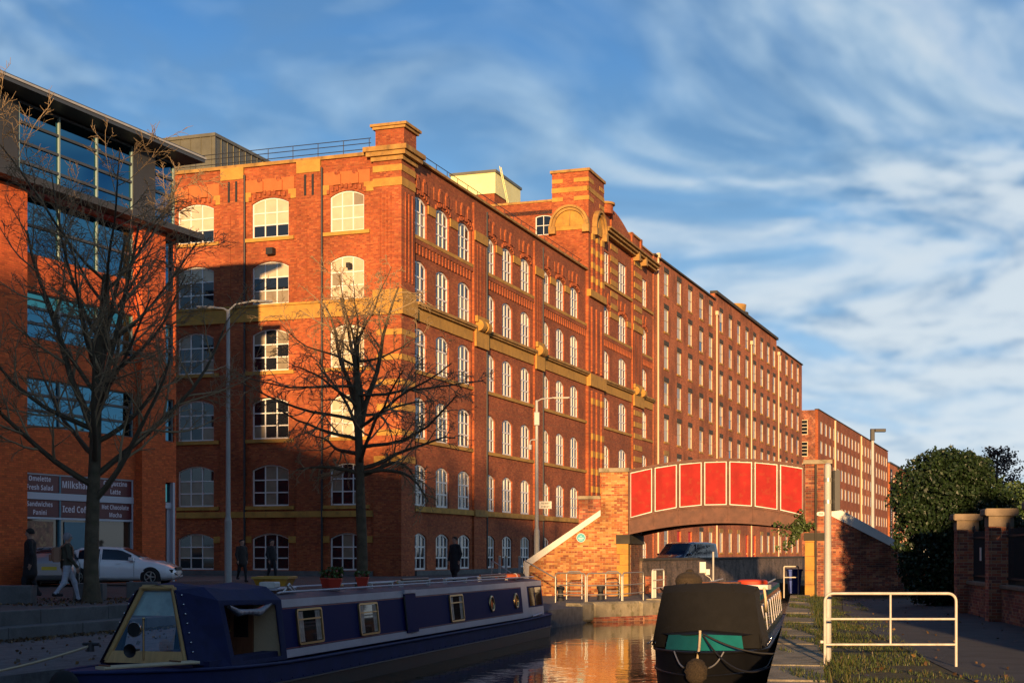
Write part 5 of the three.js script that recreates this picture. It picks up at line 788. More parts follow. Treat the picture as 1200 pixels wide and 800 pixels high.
// ---------- the black boat on the towpath side ----------
{
  const b0 = P(817, HOR, 23.2), bt = thing('black_narrowboat', 'black narrowboat with black canvas bow cover, teal prow panels and rope fender', 'boat', [b0.x, WATER, b0.z], heading(0.215));
  const L = 18.5, hs = hullShape(L, x => 0.58 + 0.12 * Math.pow(clamp(1 - x / 4.5), 1.5), 1.0);
  const dark = plain(0.014, 0.018, 0.02, 0.3, { clearcoat: 0.5, clearcoatRoughness: 0.2 }), teal = mottled({ base: [0.012, 0.17, 0.17], size: 0.9, amp: 0.15, cells: 6, seed: 191, rough: 0.45, bump: 0.001 });
  buildHull(bt, hs, { side: M.boatBlack, black: M.boatBlack, deckM: M.boatBlack, railM: M.boatBlack });
  const green = plain(0.02, 0.045, 0.035, 0.28, { clearcoat: 0.6, clearcoatRoughness: 0.15 });
  const c = cabin(bt, { x0: 4.2, x1: 16.6, y0: 0.58, y1: 1.5, w0: 0.9, w1: 0.8, m: green, roofM: M.roofGrey });
  for (let x = 4.9; x < 16; x += 1.35) for (const s of [1, -1]) { const y = 1.05, m = mb().rbox(-0.42, 0.42, -0.26, 0.26, 0, 0.03, 0.008).build('window', M.lilac, bt); m.position.set(x, y, s * (c.zAt(y) + 0.004)); m.rotation.set(s > 0 ? -c.tilt : c.tilt, s > 0 ? 0 : Math.PI, 0); mesh('pane', new THREE.PlaneGeometry(0.76, 0.44), M.portGlass, m).position.z = 0.034; }
  for (const s of [-1, 1]) { mb().tube([V(4.3, 1.6, s * 0.7), V(16.4, 1.6, s * 0.7)], 0.022, 6).build('grab_rail', M.whitePaint, bt); const t = mb(); t.poly(s > 0 ? [[4.2, 1.4, c.zAt(1.4) + 0.005], [16.6, 1.4, c.zAt(1.4) + 0.005], [16.6, 1.5, c.zAt(1.5) + 0.005], [4.2, 1.5, c.zAt(1.5) + 0.005]] : [[16.6, 1.4, -c.zAt(1.4) - 0.005], [4.2, 1.4, -c.zAt(1.4) - 0.005], [4.2, 1.5, -c.zAt(1.5) - 0.005], [16.6, 1.5, -c.zAt(1.5) - 0.005]]); t.build('trim', teal, bt); }
  mb().poly([V(4.2, 0.58, -0.9), V(4.2, 0.58, 0.9), V(4.2, 1.52, 0.8), V(4.2, 1.52, -0.8)]).build('front_bulkhead', M.wood, bt);
  // canvas cover: sagging sheet over a hooped frame
  const sec = (x, yb, wb, ys, ws, yt) => { const o = []; for (let k = 0; k <= 4; k++) { const t = k / 4; o.push(V(x, lerp(yb, ys, t), lerp(wb, ws, t) - 0.03 * Math.sin(Math.PI * t))); } for (let k = 1; k <= 8; k++) { const t = k / 8, z = lerp(ws, -ws, t); o.push(V(x, ys + (yt - ys) * Math.sin(Math.PI * Math.min(1, 0.12 + t * 0.76)) * 1.0, z)); } for (let k = 1; k <= 4; k++) { const t = k / 4; o.push(V(x, lerp(ys, yb, t), -lerp(ws, wb, t) + 0.03 * Math.sin(Math.PI * t))); } return o; };
  const rows = [sec(2.05, 0.72, 0.95, 0.8, 0.94, 0.82), sec(2.12, 0.70, 0.97, 1.2, 0.87, 1.22), sec(2.24, 0.68, 0.98, 1.58, 0.81, 1.63), sec(2.45, 0.67, 0.99, 1.7, 0.79, 1.76), sec(3.2, 0.64, 1.0, 1.64, 0.79, 1.7), sec(3.8, 0.62, 1.0, 1.69, 0.79, 1.75), sec(4.5, 0.60, 1.0, 1.62, 0.79, 1.69)];
  const r = rng(27); rows.forEach((q, i) => q.forEach((v, k) => { v.x += (r() - 0.5) * 0.05 + 0.035 * Math.sin(k * 2.1 + i) * (i < 3 ? 1 : 0.4); v.y += (r() - 0.5) * 0.02; v.z *= 1 + (r() - 0.5) * 0.02; }));
  mb().loft(rows).build('bow_cover', M.canvasBlack, bt); mb().loft([rows[0].map(v => V(v.x - 0.01, 0.66, v.z)), rows[0]]).build('cover_skirt', M.canvasBlack, bt);
  for (const s of [-1, 1]) { mb().tube([V(2.06, 0.72, s * 0.62), V(2.16, 1.3, s * 0.52), V(2.3, 1.64, s * 0.45), V(2.5, 1.76, s * 0.4)], 0.018, 5).build('cover_seam', M.canvasBlack, bt); mb().tube([V(2.06, 0.72, s * 0.3), V(2.2, 1.4, s * 0.55), V(2.35, 1.68, s * 0.85)], 0.015, 5).build('cover_seam', M.canvasBlack, bt); }
  { const st = mb(); for (const s of [-1, 1]) for (let x = 2.1; x < 4.4; x += 0.22) st.add(new THREE.SphereGeometry(0.016, 6, 4).translate(x, 0.72, s * 1.035)); for (let z = -0.9; z <= 0.9; z += 0.2) st.add(new THREE.SphereGeometry(0.016, 6, 4).translate(2.03, 0.74, z)); st.build('studs', M.chrome, bt).userData.kind = 'stuff'; }
  // teal prow panels in a V, stem post, fender, chains
  for (const s of [-1, 1]) { const A = V(0.45, 0.71, 0), Bv = V(1.45, 0.66, s * 0.66), C = V(1.55, 0.9, s * 0.62), D = V(0.62, 0.97, 0), t = 0.02; const o = mb(); o.poly(s > 0 ? [A, Bv, C, D] : [A, D, C, Bv]); const off = V(0.03, 0, 0), q = [A, Bv, C, D].map(v => v.clone().add(off)); o.poly(s > 0 ? [q[3], q[2], q[1], q[0]] : [q[1], q[2], q[3], q[0]]); o.poly(s > 0 ? [D, C, q[2], q[3]] : [C, D, q[3], q[2]]); o.build('prow_panel', teal, bt); }
  mb().poly([V(0.62, 0.97, 0), V(1.55, 0.9, 0.62), V(2.05, 0.9, 0.8), V(2.05, 0.97, 0)]).poly([V(0.62, 0.97, 0), V(2.05, 0.97, 0), V(2.05, 0.9, -0.8), V(1.55, 0.9, -0.62)]).build('foredeck', M.boatBlack, bt);
  mb().tube([V(0.0, 0.3, 0), V(0.06, 0.6, 0), V(0.4, 0.74, 0), V(0.58, 0.95, 0), V(0.6, 1.03, 0)], 0.022, 8).build('stem_post', M.cream, bt);
  { const o = mb(), n = 22; const rowsF = []; for (let i = 0; i <= 12; i++) { const th = i / 12 * Math.PI, R = 0.17 * Math.sin(th) + 0.01, row = []; for (let j = 0; j < n; j++) { const a = j / n * 2 * Math.PI, k = 1 + 0.09 * Math.sin(j * 5.5 + i * 2.4); row.push(V(-0.16 + R * Math.cos(a) * 0.75 * k, 0.42 + 0.21 * Math.cos(th), R * Math.sin(a) * k)); } rowsF.push(row); } o.loft(rowsF, true).build('rope_fender', M.rope, bt); }
  for (const s of [-1, 1]) { const pts = []; for (let k = 0; k <= 10; k++) { const t = k / 10; pts.push(V(lerp(-0.15, 0.35, t), lerp(0.48, 0.7, t) - 0.05 * Math.sin(Math.PI * t), s * lerp(0.2, 0.4, t))); } mb().tube(pts, 0.014, 5).build('fender_chain', M.galv, bt); }
  mb().tube([V(-0.16, 0.22, 0), V(-0.12, 0.08, 0), V(0.05, -0.05, 0)], 0.018, 5).build('fender_chain', M.galv, bt);
  const rope = (a, b, sag) => { const p = []; for (let k = 0; k <= 14; k++) { const t = k / 14, q = a.clone().lerp(b, t); q.y -= sag * 4 * t * (1 - t); p.push(q); } mb().tube(p, 0.016, 5).build('mooring_rope', M.black, bt); };
  rope(V(0.58, 0.98, 0.05), V(1.1, 0.64, 1.3), 0.1); rope(V(0.58, 0.95, 0.05), V(-1.2, 0.62, 1.25), 0.3); rope(V(0.58, 0.98, -0.02), V(1.6, 0.92, -0.6), 0.02);
  const [p1, t1] = onBoat(bt, 6.2, 1.58, 0.05, 0), rk = thing('roof_board', 'long white boards stacked on the black boat roof', 'boards', p1, t1 + 1.35); mb().rbox(-0.9, 0.05, 0, 0.09, -0.14, 0.14, 0.012).build('board', M.whitePaint, rk); mb().rbox(0.08, 0.95, 0, 0.08, -0.1, 0.16, 0.012).build('board', M.whitePaint, rk); mb().rbox(-0.3, 0.8, 0.092, 0.14, -0.1, 0.1, 0.012).build('board', M.wood, rk);
  const [p2, t2] = onBoat(bt, 9.0, 1.58, 0.45, 0), lb = thing('lifebuoy', 'red lifebuoy on the roof of the black boat', 'lifebuoy', p2, t2); mb().add(new THREE.TorusGeometry(0.27, 0.07, 8, 24).rotateX(Math.PI / 2).translate(0, 0.07, 0)).build('ring', plain(0.6, 0.06, 0.02, 0.6), lb);
  const [p3, t3] = onBoat(bt, 5.4, 1.58, -0.62, 0), sk = thing('coal_sack', 'lumpy dark sack on the front of the black boat roof', 'sack', p3, t3); mb().add(new THREE.SphereGeometry(0.3, 16, 10).scale(1, 0.62, 0.9).translate(0, 0.17, 0)).build('bag', M.rope, sk); mb().add(new THREE.SphereGeometry(0.09, 8, 6).translate(0.2, 0.32, 0)).build('knot', M.rope, sk);
  const [p4, t4] = onBoat(bt, 4.45, 1.35, 0.86, 0), hk = thing('rope_hank', 'pale rope hank hanging at the corner of the black cover', 'rope', p4, t4); mb().tube([V(0, 0.3, 0.02), V(0, 0.1, 0.05), V(0.06, -0.15, 0.05), V(0.1, 0.1, 0.05), V(0.02, 0.3, 0.02)], 0.025, 6).build('hank', M.cream, hk);
}
// ---------- lamps, rails, posts ----------
const tubeRound = (pts, r, n = 6) => { const c = new THREE.CatmullRomCurve3(pts, false, 'catmullrom', 0.1); return mb().tube(c.getPoints(pts.length * n), r, 8); };
function hoop(name, label, a, b, y, h, r, mat, { mids = [], posts = [], cat = 'railing', group, corner = 0.14 } = {}) {
  const A = V(a[0], y, a[1]), B = V(b[0], y, b[1]), L = A.distanceTo(B), t = thing(name, label, cat, [A.x, y, A.z], -Math.atan2(B.z - A.z, B.x - A.x), group), pts = [V(0, -0.15, 0), V(0, h - corner, 0)];
  for (let k = 0; k <= 6; k++) { const q = Math.PI - k / 6 * Math.PI / 2; pts.push(V(corner + corner * Math.cos(q), h - corner + corner * Math.sin(q), 0)); }
  for (let k = 0; k <= 6; k++) { const q = Math.PI / 2 - k / 6 * Math.PI / 2; pts.push(V(L - corner + corner * Math.cos(q), h - corner + corner * Math.sin(q), 0)); } pts.push(V(L, -0.15, 0));
  mb().tube(pts, r, 10).build('hoop', mat, t);
  for (const m of mids) mb().cyl([0, m, 0], [L, m, 0], r * 0.85, r * 0.85, 8).build('rail', mat, t);
  for (const [x, y0] of posts) mb().cyl([x * L, y0, 0], [x * L, h, 0], r * 0.8, r * 0.8, 8).build('post', mat, t);
  return t;
}
const W2 = (u, d) => { const p = P(u, HOR, d); return [p.x, p.z]; };
M.whiteRail = mottled({ base: [0.52, 0.47, 0.41], size: 0.5, amp: 0.2, cells: 6, seed: 301, spots: 0.3, spotColor: [0.3, 0.22, 0.15], rough: 0.5, bump: 0.001 });
hoop('towpath_barrier', 'rounded white tubular barrier across the edge of the towpath', W2(967, 21.6), W2(1121, 21.6), TOW, 1.1, 0.021, M.whiteRail, { mids: [0.72, 0.34], posts: [[0.5, 0.34]], corner: 0.12 });
{ const p = P(970.5, HOR, 22.6), t = thing('sign_post', 'tall grey metal post beside the barrier with a sign seen edge-on', 'post', [p.x, TOW, p.z]); mb().cyl([0, -0.2, 0], [0, 3.05, 0], 0.055, 0.055, 12).build('pole', M.lampPost, t); mb().add(new THREE.SphereGeometry(0.055, 10, 5, 0, 6.3, 0, 1.57).translate(0, 3.05, 0)).build('cap', M.lampPost, t);
  const s = mb().box(0.06, 0.14, 2.36, 2.98, -0.22, 0.22).build('sign', M.darkMetal, t); for (const y of [2.5, 2.84]) mb().cyl([0, y - 0.03, 0], [0, y + 0.03, 0], 0.065, 0.065, 10).build('bracket', M.galv, s); mb().box(-0.12, 0.02, 0.3, 0.34, -0.03, 0.03).build('bolt_plate', M.whiteRail, t); }
{
  const rl = 'bank rails', q = (n, l, u0, d0, u1, d1, o) => hoop(n, l, W2(u0, d0), W2(u1, d1), LOW, 1.05, 0.024, M.galv, { mids: [0.62, 0.3], ...o });
  q('quay_rail', 'grey tubular quay rail by the stern of the blue boat', 651, 51.5, 686, 50.4); q('quay_rail', 'middle grey tubular quay rail in front of the lit wing wall', 688, 50.4, 728.5, 51.3); q('quay_rail', 'grey tubular quay rail nearest the white gate under the bridge', 730, 51.3, 754, 54);
  q('quay_rail', 'low dark rail set back against the lit wing wall', 664, 55, 682, 55.2, { }); q('quay_rail', 'low dark rail at the foot of the yellow stone quoins', 710, 55.6, 726, 55.8, {});
  const g = hoop('white_gate', 'white painted rail gate at the mouth of the bridge arch', W2(764.5, 54.5), W2(778, 56.5), LOW, 1.12, 0.03, M.whitePaint, { mids: [0.72, 0.42] }); for (const x of [0.22, 0.44, 0.62]) mb().cyl([x, 0, 0], [x, 1.1, 0], 0.02, 0.02, 8).build('bar', M.whitePaint, g);
  hoop('arch_rail', 'cream tubular rail under the right side of the arch', W2(919, 60), W2(936, 60), TOW, 1.15, 0.03, M.whiteRail, { mids: [0.7], corner: 0.05 });
  const bb = P(931, HOR, 61.5), bin = thing('blue_bin', 'blue plastic wheelie bin standing under the right side of the arch', 'bin', [bb.x, TOW, bb.z]); const s = (y, a) => [[-a, y, -a], [a, y, -a], [a, y, a], [-a, y, a]], bm = plain(0.01, 0.05, 0.32, 0.5); mb().flat([s(0.08, 0.2), s(0.95, 0.28)], true).build('body', bm, bin); mb().rbox(-0.31, 0.31, 0.95, 1.03, -0.31, 0.33, 0.02).build('lid', bm, bin); for (const x of [-0.16, 0.16]) mb().cyl([x, 0.08, -0.24], [x + 0.06, 0.08, -0.24], 0.09, 0.09, 12).build('wheel', M.rubber, bin); mb().box(-0.2, 0.2, 0, 0.08, -0.1, 0.18).build('foot', bm, bin);
  // stair handrails beside the wing wall
  const hr = (l, u0, d0, u1, d1) => { const [xa, za] = W2(u0, d0), [xb, zb] = W2(u1, d1), t = thing('stair_handrail', l, 'handrail', [xa, LOW, za]), B = V(xb - xa, 0, zb - za); tubeRound([V(0, -0.1, 0), V(0, 1.35, 0), V(0.04, 1.46, 0), V(B.x * 0.5, 1.15, B.z * 0.5), V(B.x, 0.82, B.z)], 0.025).build('rail', M.galv, t); mb().cyl([B.x, -0.1, B.z], [B.x, 0.82, B.z], 0.022, 0.022, 8).build('post', M.galv, t); };
  hr('sloping grey stair handrail behind the stern of the blue boat', 576, 53, 611, 51); hr('sloping grey stair handrail against the white end of the wing wall', 614, 54.5, 652, 53);
  [585.5, 593, 609].forEach((u, k) => { const p = P(u, HOR, 66 - k), t = thing('bollard', `slim pale street bollard, ${['furthest from', 'second from', 'nearest to'][k]} the white end of the wing wall`, 'bollard', [p.x, 0, p.z], 0, 'slim bollards along the street'); mb().cyl([0, -0.1, 0], [0, 1.0, 0], 0.06, 0.055, 10).build('post', M.lampPost, t); mb().add(new THREE.SphereGeometry(0.07, 10, 8).translate(0, 1.02, 0)).build('cap', M.pipe, t); });
  const mp = P(834, HOR, 50), se = thing('meter_post', 'thin grey post carrying a white box and bent arm beyond the black boat', 'post', [mp.x, WATER - 0.5, mp.z]); mb().cyl([0.06, 0, 0], [0.06, 2.85, 0], 0.035, 0.035, 8).build('pole', M.lampPost, se); tubeRound([V(0.05, 1.75, 0), V(-0.05, 1.95, 0), V(-0.2, 2.05, 0), V(-0.26, 2.2, 0)], 0.02).build('arm', M.galv, se); mb().rbox(-0.42, -0.2, 2.12, 2.5, -0.08, 0.08, 0.015).build('box', M.whitePaint, se); mb().rbox(-0.2, -0.06, 2.05, 2.25, -0.06, 0.06, 0.012).build('lamp', M.whitePaint, se);
  for (const [u, d, l] of [[657, 53.2, 'black mooring bollard beside the stern rail'], [704, 54.2, 'black mooring bollard at the foot of the bridge wall']]) { const p = P(u, HOR, d), t = thing('mooring_bollard', l, 'bollard', [p.x, LOW, p.z]); mb().add(new THREE.LatheGeometry([[0.16, -0.02], [0.12, 0.1], [0.1, 0.35], [0.16, 0.45], [0.15, 0.52], [0.001, 0.56]].map(([x, y]) => new THREE.Vector2(x, y)), 14)).build('post', M.black, t); }
}
{ // street lamps
  const lamp = (u, d, h, label, arm, r = 0.075) => { const [x, , z] = onStreet(u, d), t = thing('street_lamp', label, 'street lamp', [x, 0, z]); mb().cyl([0, -0.2, 0], [0, 2.2, 0], r * 1.5, r * 1.5, 12).cyl([0, 2.2, 0], [0, 2.35, 0], r * 1.5, r, 12).cyl([0, 2.35, 0], [0, h, 0], r, r * 0.75, 12).build('pole', M.lampPost, t); for (const [dx, dz, up, hl] of arm) { tubeRound([V(0, h - 0.05, 0), V(dx * 0.3, h + up * 0.6, dz * 0.3), V(dx, h + up, dz)], 0.03).build('arm', M.lampPost, t); const L = Math.hypot(dx, dz), a = -Math.atan2(dz, dx), g = mb().rbox(-0.05, hl, -0.03, 0.03, -0.09, 0.09, 0.012).build('lantern', M.lampPost, t); g.position.set(dx, h + up, dz); g.rotation.y = a; mb().box(0.05, hl - 0.06, -0.042, -0.031, -0.07, 0.07).build('lens', M.frameCream, g); } return t; };
  lamp(267, 45, 8.75, 'grey street lamp with two short arms between the two bare trees', [[-0.45, 0.1, 0.05, 0.5], [0.75, -0.1, 0.28, 0.6]]);
  const l2 = lamp(629, 66, 8.15, 'pale street lamp with a street name plate behind the bridge wing wall', [[0.75, 0.1, 0.1, 0.75]], 0.085);
  mb().rbox(-0.12, 0.12, 7.0, 7.6, 0.08, 0.2, 0.02).build('control_box', M.lampPost, l2); tubeRound([V(0, 6.35, 0.08), V(-0.2, 6.35, 0.1), V(-0.3, 6.3, 0.1), V(-0.32, 6.1, 0.1)], 0.03).build('camera_arm', M.lampPost, l2); mb().cyl([-0.32, 5.9, 0.1], [-0.32, 6.12, 0.1], 0.09, 0.1, 10).build('camera', M.whitePaint, l2);
  const sg = mb().box(0.1, 0.68, 3.22, 3.56, 0.02, 0.05).build('street_sign', M.whitePaint, l2); const st = mesh('lettering', new THREE.PlaneGeometry(0.54, 0.3), lettering(['HENRY', 'STREET'], 0.54, 0.3, '#d9d2c0', '#1d1a18', 'bold', 0.78), sg); st.position.set(0.39, 3.39, 0.054);
  const lp = P(1023, HOR, 80), l3 = thing('flat_head_lamp', 'slim lamp column with a flat black lantern beyond the right wing wall', 'street lamp', [lp.x, TOW, lp.z]); mb().cyl([0, -0.2, 0], [0, 8.1, 0], 0.11, 0.08, 12).build('pole', M.lampPost, l3); mb().rbox(-0.12, 0.1, 7.9, 8.55, -0.1, 0.1, 0.02).rbox(0.101, 0.7, 8.38, 8.55, -0.16, 0.16, 0.02).build('lantern', M.darkMetal, l3); mb().rbox(-0.3, 0.3, -0.1, 1.2, -0.2, 0.2, 0.02).build('cabinet', M.galv, l3);
}
{ // concrete seat blocks on the quay edge
  [[-4, 39, 34.2, 'concrete seat block beside the walker in dark clothes', 2.1], [88, 122, 36.8, 'concrete seat block behind the trunk of the cafe tree', 1.4], [150, 186, 38.5, 'concrete seat block between the cafe tree and the white car', 1.5]].forEach(([u0, u1, d, l, w]) => { const p = P((u0 + u1) / 2, HOR, d), L = (u1 - u0) / F * d, t = thing('seat_block', l, 'seat block', [p.x, 0, p.z], 0.1, 'concrete seat blocks on the quay'); mb().rbox(-L / 2, L / 2, 0, 0.44, -0.3, 0.3, 0.02).build('block', M.concrete, t); mb().box(-L / 2 + 0.05, L / 2 - 0.05, -0.02, 0.0, -0.25, 0.25).build('base', M.darkMetal, t); });
}
{ // brick piers and iron railings along the right of the towpath
  const fx = d => 6.7 + 0.15 * d, a = Math.atan(0.15), t = thing('railing_wall', 'low brick wall with capped brick piers and black iron railings along the towpath', 'wall', [fx(8), TOW, -8], heading(0.15));
  const S = d => (d - 8) / Math.cos(a), cap = mottled({ base: [0.20, 0.15, 0.10], size: 1.5, amp: 0.4, cells: 6, seed: 311 });
  const ds = [10, 15.2, 20.4, 25.6, 30.8, 36, 41];
  ds.forEach((d, k) => {
    const s = S(d), p = mb().box(s - 0.29, s + 0.29, -0.2, 2.35, -0.29, 0.29).build('pier', M.brickRed, t); mb().box(s - 0.3, s + 0.3, 2.35, 2.62, -0.3, 0.3).build('pier_neck', cap, p); mb().rbox(s - 0.4, s + 0.4, 2.62, 2.8, -0.4, 0.4, 0.03).build('pier_cap', cap, p);
    if (k < ds.length - 1) { const e = S(ds[k + 1]); mb().box(s + 0.291, e - 0.291, -0.2, 0.82, 0.0, 0.3).build('base_wall', M.brickRed, t); mb().rbox(s + 0.291, e - 0.291, 0.82, 0.93, -0.05, 0.36, 0.02).build('wall_coping', cap, t); const b = mb(); for (let x = s + 0.4; x < e - 0.35; x += 0.13) b.cyl([x, 0.93, 0.15], [x, 2.3, 0.15], 0.012, 0.012, 5); for (const y of [1.05, 2.1]) b.box(s + 0.291, e - 0.291, y, y + 0.05, 0.13, 0.17); b.build('iron_railing', M.black, t);
      const sc = mb(); sc.tube([V(s + 0.3, 2.3, 0.15), V(s + 0.45, 2.45, 0.15), V(s + 0.6, 2.2, 0.15), V(s + 0.8, 2.15, 0.15)], 0.02, 6).tube([V(e - 0.3, 2.3, 0.15), V(e - 0.45, 2.45, 0.15), V(e - 0.6, 2.2, 0.15)], 0.02, 6).build('scroll', M.black, t); }
  });
  const s = S(38.6); mb().box(s - 0.1, s + 0.08, 1.5, 1.85, -0.02, 0.0).build('notice', M.whitePaint, t);
}
// ---------- vehicles ----------
function vehicle(name, label, cat, pos, turn, o) {
  const t = thing(name, label, cat, pos, turn), st = o.st, at = x => { let k = 0; while (k < st.length - 2 && st[k + 1][0] < x) k++; const a = st[k], b = st[k + 1], f = clamp((x - a[0]) / (b[0] - a[0])); return a.map((v, i) => lerp(v, b[i], f)); };
  const half = x => { const [, yb, ybelt, yt, ws, w, wb, wt] = at(x); return [[0, yb], [ws, yb], [w, yb + 0.16], [w + 0.01, (yb + ybelt) / 2], [w, ybelt - 0.1], [wb, ybelt], [lerp(wb, wt, 0.5) + 0.01, lerp(ybelt, yt - 0.05, 0.5)], [wt, yt - 0.05], [wt * 0.8, yt - 0.008], [0, yt]]; };
  const xs = []; for (const s of st) xs.push(s[0]); for (let x = 0.2; x < st[st.length - 1][0]; x += 0.16) xs.push(x); xs.sort((a, b) => a - b);
  const rows = xs.map(x => { const h = half(x); return [...h.map(([z, y]) => V(x, y, z)), ...h.slice(1, -1).reverse().map(([z, y]) => V(x, y, -z))]; });
  const b = mb().loft(rows, true); b.poly(rows[0].slice().reverse()); b.poly(rows[rows.length - 1]); b.build('body', o.paint, t);
  const side = (x, f, s, off = 0.008) => { const [, , ybelt, yt, , , wb, wt] = at(x); return V(x, lerp(ybelt, yt - 0.05, f) , s * (lerp(wb, wt, f) + 0.01 * Math.sin(Math.PI * f) + off)); };
  for (const s of [-1, 1]) for (const [xa, xb] of o.sideGlass) { const m = mb(), R = []; for (let k = 0; k <= 6; k++) { const x = lerp(xa, xb, k / 6), lim = 0.9; R.push([side(x, 0.1, s), side(x, 0.5, s), side(x, lim, s)]); } m.loft(s > 0 ? R : R.map(r => r.slice().reverse())); m.build('side_window', o.glass, t); }
  for (const [xa, xb, n] of o.topGlass) { const m = mb(), R = []; for (let k = 0; k <= 5; k++) { const x = lerp(xa, xb, k / 5), [, , , yt, , , , wt] = at(x); R.push([-0.92, -0.5, 0, 0.5, 0.92].map(q => V(x, yt - 0.03 * q * q + 0.014, q * wt))); } m.loft(R.map(r => r.slice().reverse())).build(n, o.glass, t); }
  for (const x of o.wheels) for (const s of [-1, 1]) { const z = s * (at(x)[5] - 0.1), w = mb().add(new THREE.TorusGeometry(o.wr * 0.8, o.wr * 0.24, 8, 24).scale(1, 1, 1.1).translate(x, o.wr, z)).build('wheel', M.rubber, t); const r = mb(); for (let k = 0; k < 5; k++) { const a = k * 2 * Math.PI / 5; r.cyl([x, o.wr, z + s * 0.06], [x + Math.cos(a) * o.wr * 0.62, o.wr + Math.sin(a) * o.wr * 0.62, z + s * 0.06], 0.035, 0.025, 5); } r.add(new THREE.TorusGeometry(o.wr * 0.62, 0.018, 6, 20).translate(x, o.wr, z + s * 0.06)).build('rim', M.galv, w); mb().cyl([x, o.wr, s * (at(x)[5] - 0.2)], [x, o.wr, s * (at(x)[5] + 0.014)], o.wr * 1.16, o.wr * 1.16, 24).build('wheel_arch', M.black, t); w.position.z = s * 0.085; }
  for (const s of [-1, 1]) { mb().rbox(o.mirror - 0.1, o.mirror + 0.08, at(o.mirror)[2] + 0.02, at(o.mirror)[2] + 0.15, s * at(o.mirror)[6], s * (at(o.mirror)[6] + 0.2), 0.02).build('mirror', o.trim || o.paint, t);
    const L = st[st.length - 1][0]; for (const [x, y, nm, mt] of [[L - 0.16, at(L - 0.16)[2] - 0.1, 'headlight', M.portGlass], [0.1, 0.82, 'tail_light', o.tail]]) { const w = at(x)[5]; mb().rbox(x - 0.1, x + 0.1, y - 0.07, y + 0.05, s * (w - 0.26), s * (w - 0.02) + s * 0.012, 0.015).build(nm, mt, t); }
    for (const x of o.handles) mb().box(x, x + 0.16, at(x)[2] - 0.1, at(x)[2] - 0.075, s * (at(x)[5] + 0.006), s * (at(x)[5] + 0.03)).build('handle', o.paint, t);
    for (const x of o.seams) { const h = half(x).slice(2, 7).map(([z, y]) => V(x, y, s * (z + 0.003))); mb().tube(h, 0.006, 4).build('door_seam', M.black, t); } }
  const L = st[st.length - 1][0]; mb().box(-0.012, 0.0, 0.6, 0.72, -0.26, 0.26).build('number_plate', plain(0.62, 0.45, 0.03, 0.5), t); mb().box(L + 0.001, L + 0.015, 0.42, 0.54, -0.26, 0.26).build('number_plate', M.whitePaint, t); mb().box(L - 0.06, L + 0.008, 0.56, 0.68, -0.45, 0.45).build('grille', M.black, t);
  return t;
}
const tail = plain(0.35, 0.01, 0.01, 0.3), carGlass = plain(0.012, 0.018, 0.03, 0.04, { ior: 1.6 });
const hatch = [[0, 0.42, 0.78, 0.84, 0.6, 0.68, 0.62, 0.58], [0.1, 0.26, 0.86, 1.0, 0.72, 0.8, 0.74, 0.64], [0.4, 0.2, 0.93, 1.28, 0.8, 0.87, 0.8, 0.6], [0.8, 0.19, 0.94, 1.4, 0.82, 0.89, 0.82, 0.6], [1.6, 0.18, 0.92, 1.45, 0.83, 0.89, 0.83, 0.62], [2.3, 0.18, 0.9, 1.41, 0.83, 0.89, 0.83, 0.62], [2.7, 0.18, 0.89, 1.22, 0.83, 0.89, 0.83, 0.66], [3.1, 0.18, 0.9, 1.0, 0.83, 0.89, 0.8, 0.72], [3.6, 0.18, 0.84, 0.92, 0.82, 0.88, 0.78, 0.7], [4.0, 0.19, 0.72, 0.8, 0.78, 0.84, 0.74, 0.66], [4.22, 0.24, 0.6, 0.68, 0.7, 0.74, 0.66, 0.58], [4.3, 0.32, 0.5, 0.56, 0.58, 0.6, 0.55, 0.5]];
const carOpt = (paint) => ({ st: hatch, paint, glass: carGlass, tail, sideGlass: [[0.78, 1.55], [1.65, 2.72]], topGlass: [[0.3, 0.7, 'rear_window'], [2.38, 3.0, 'windscreen']], wheels: [0.78, 3.45], wr: 0.32, mirror: 2.78, handles: [1.3, 2.2], seams: [1.6, 2.85] });
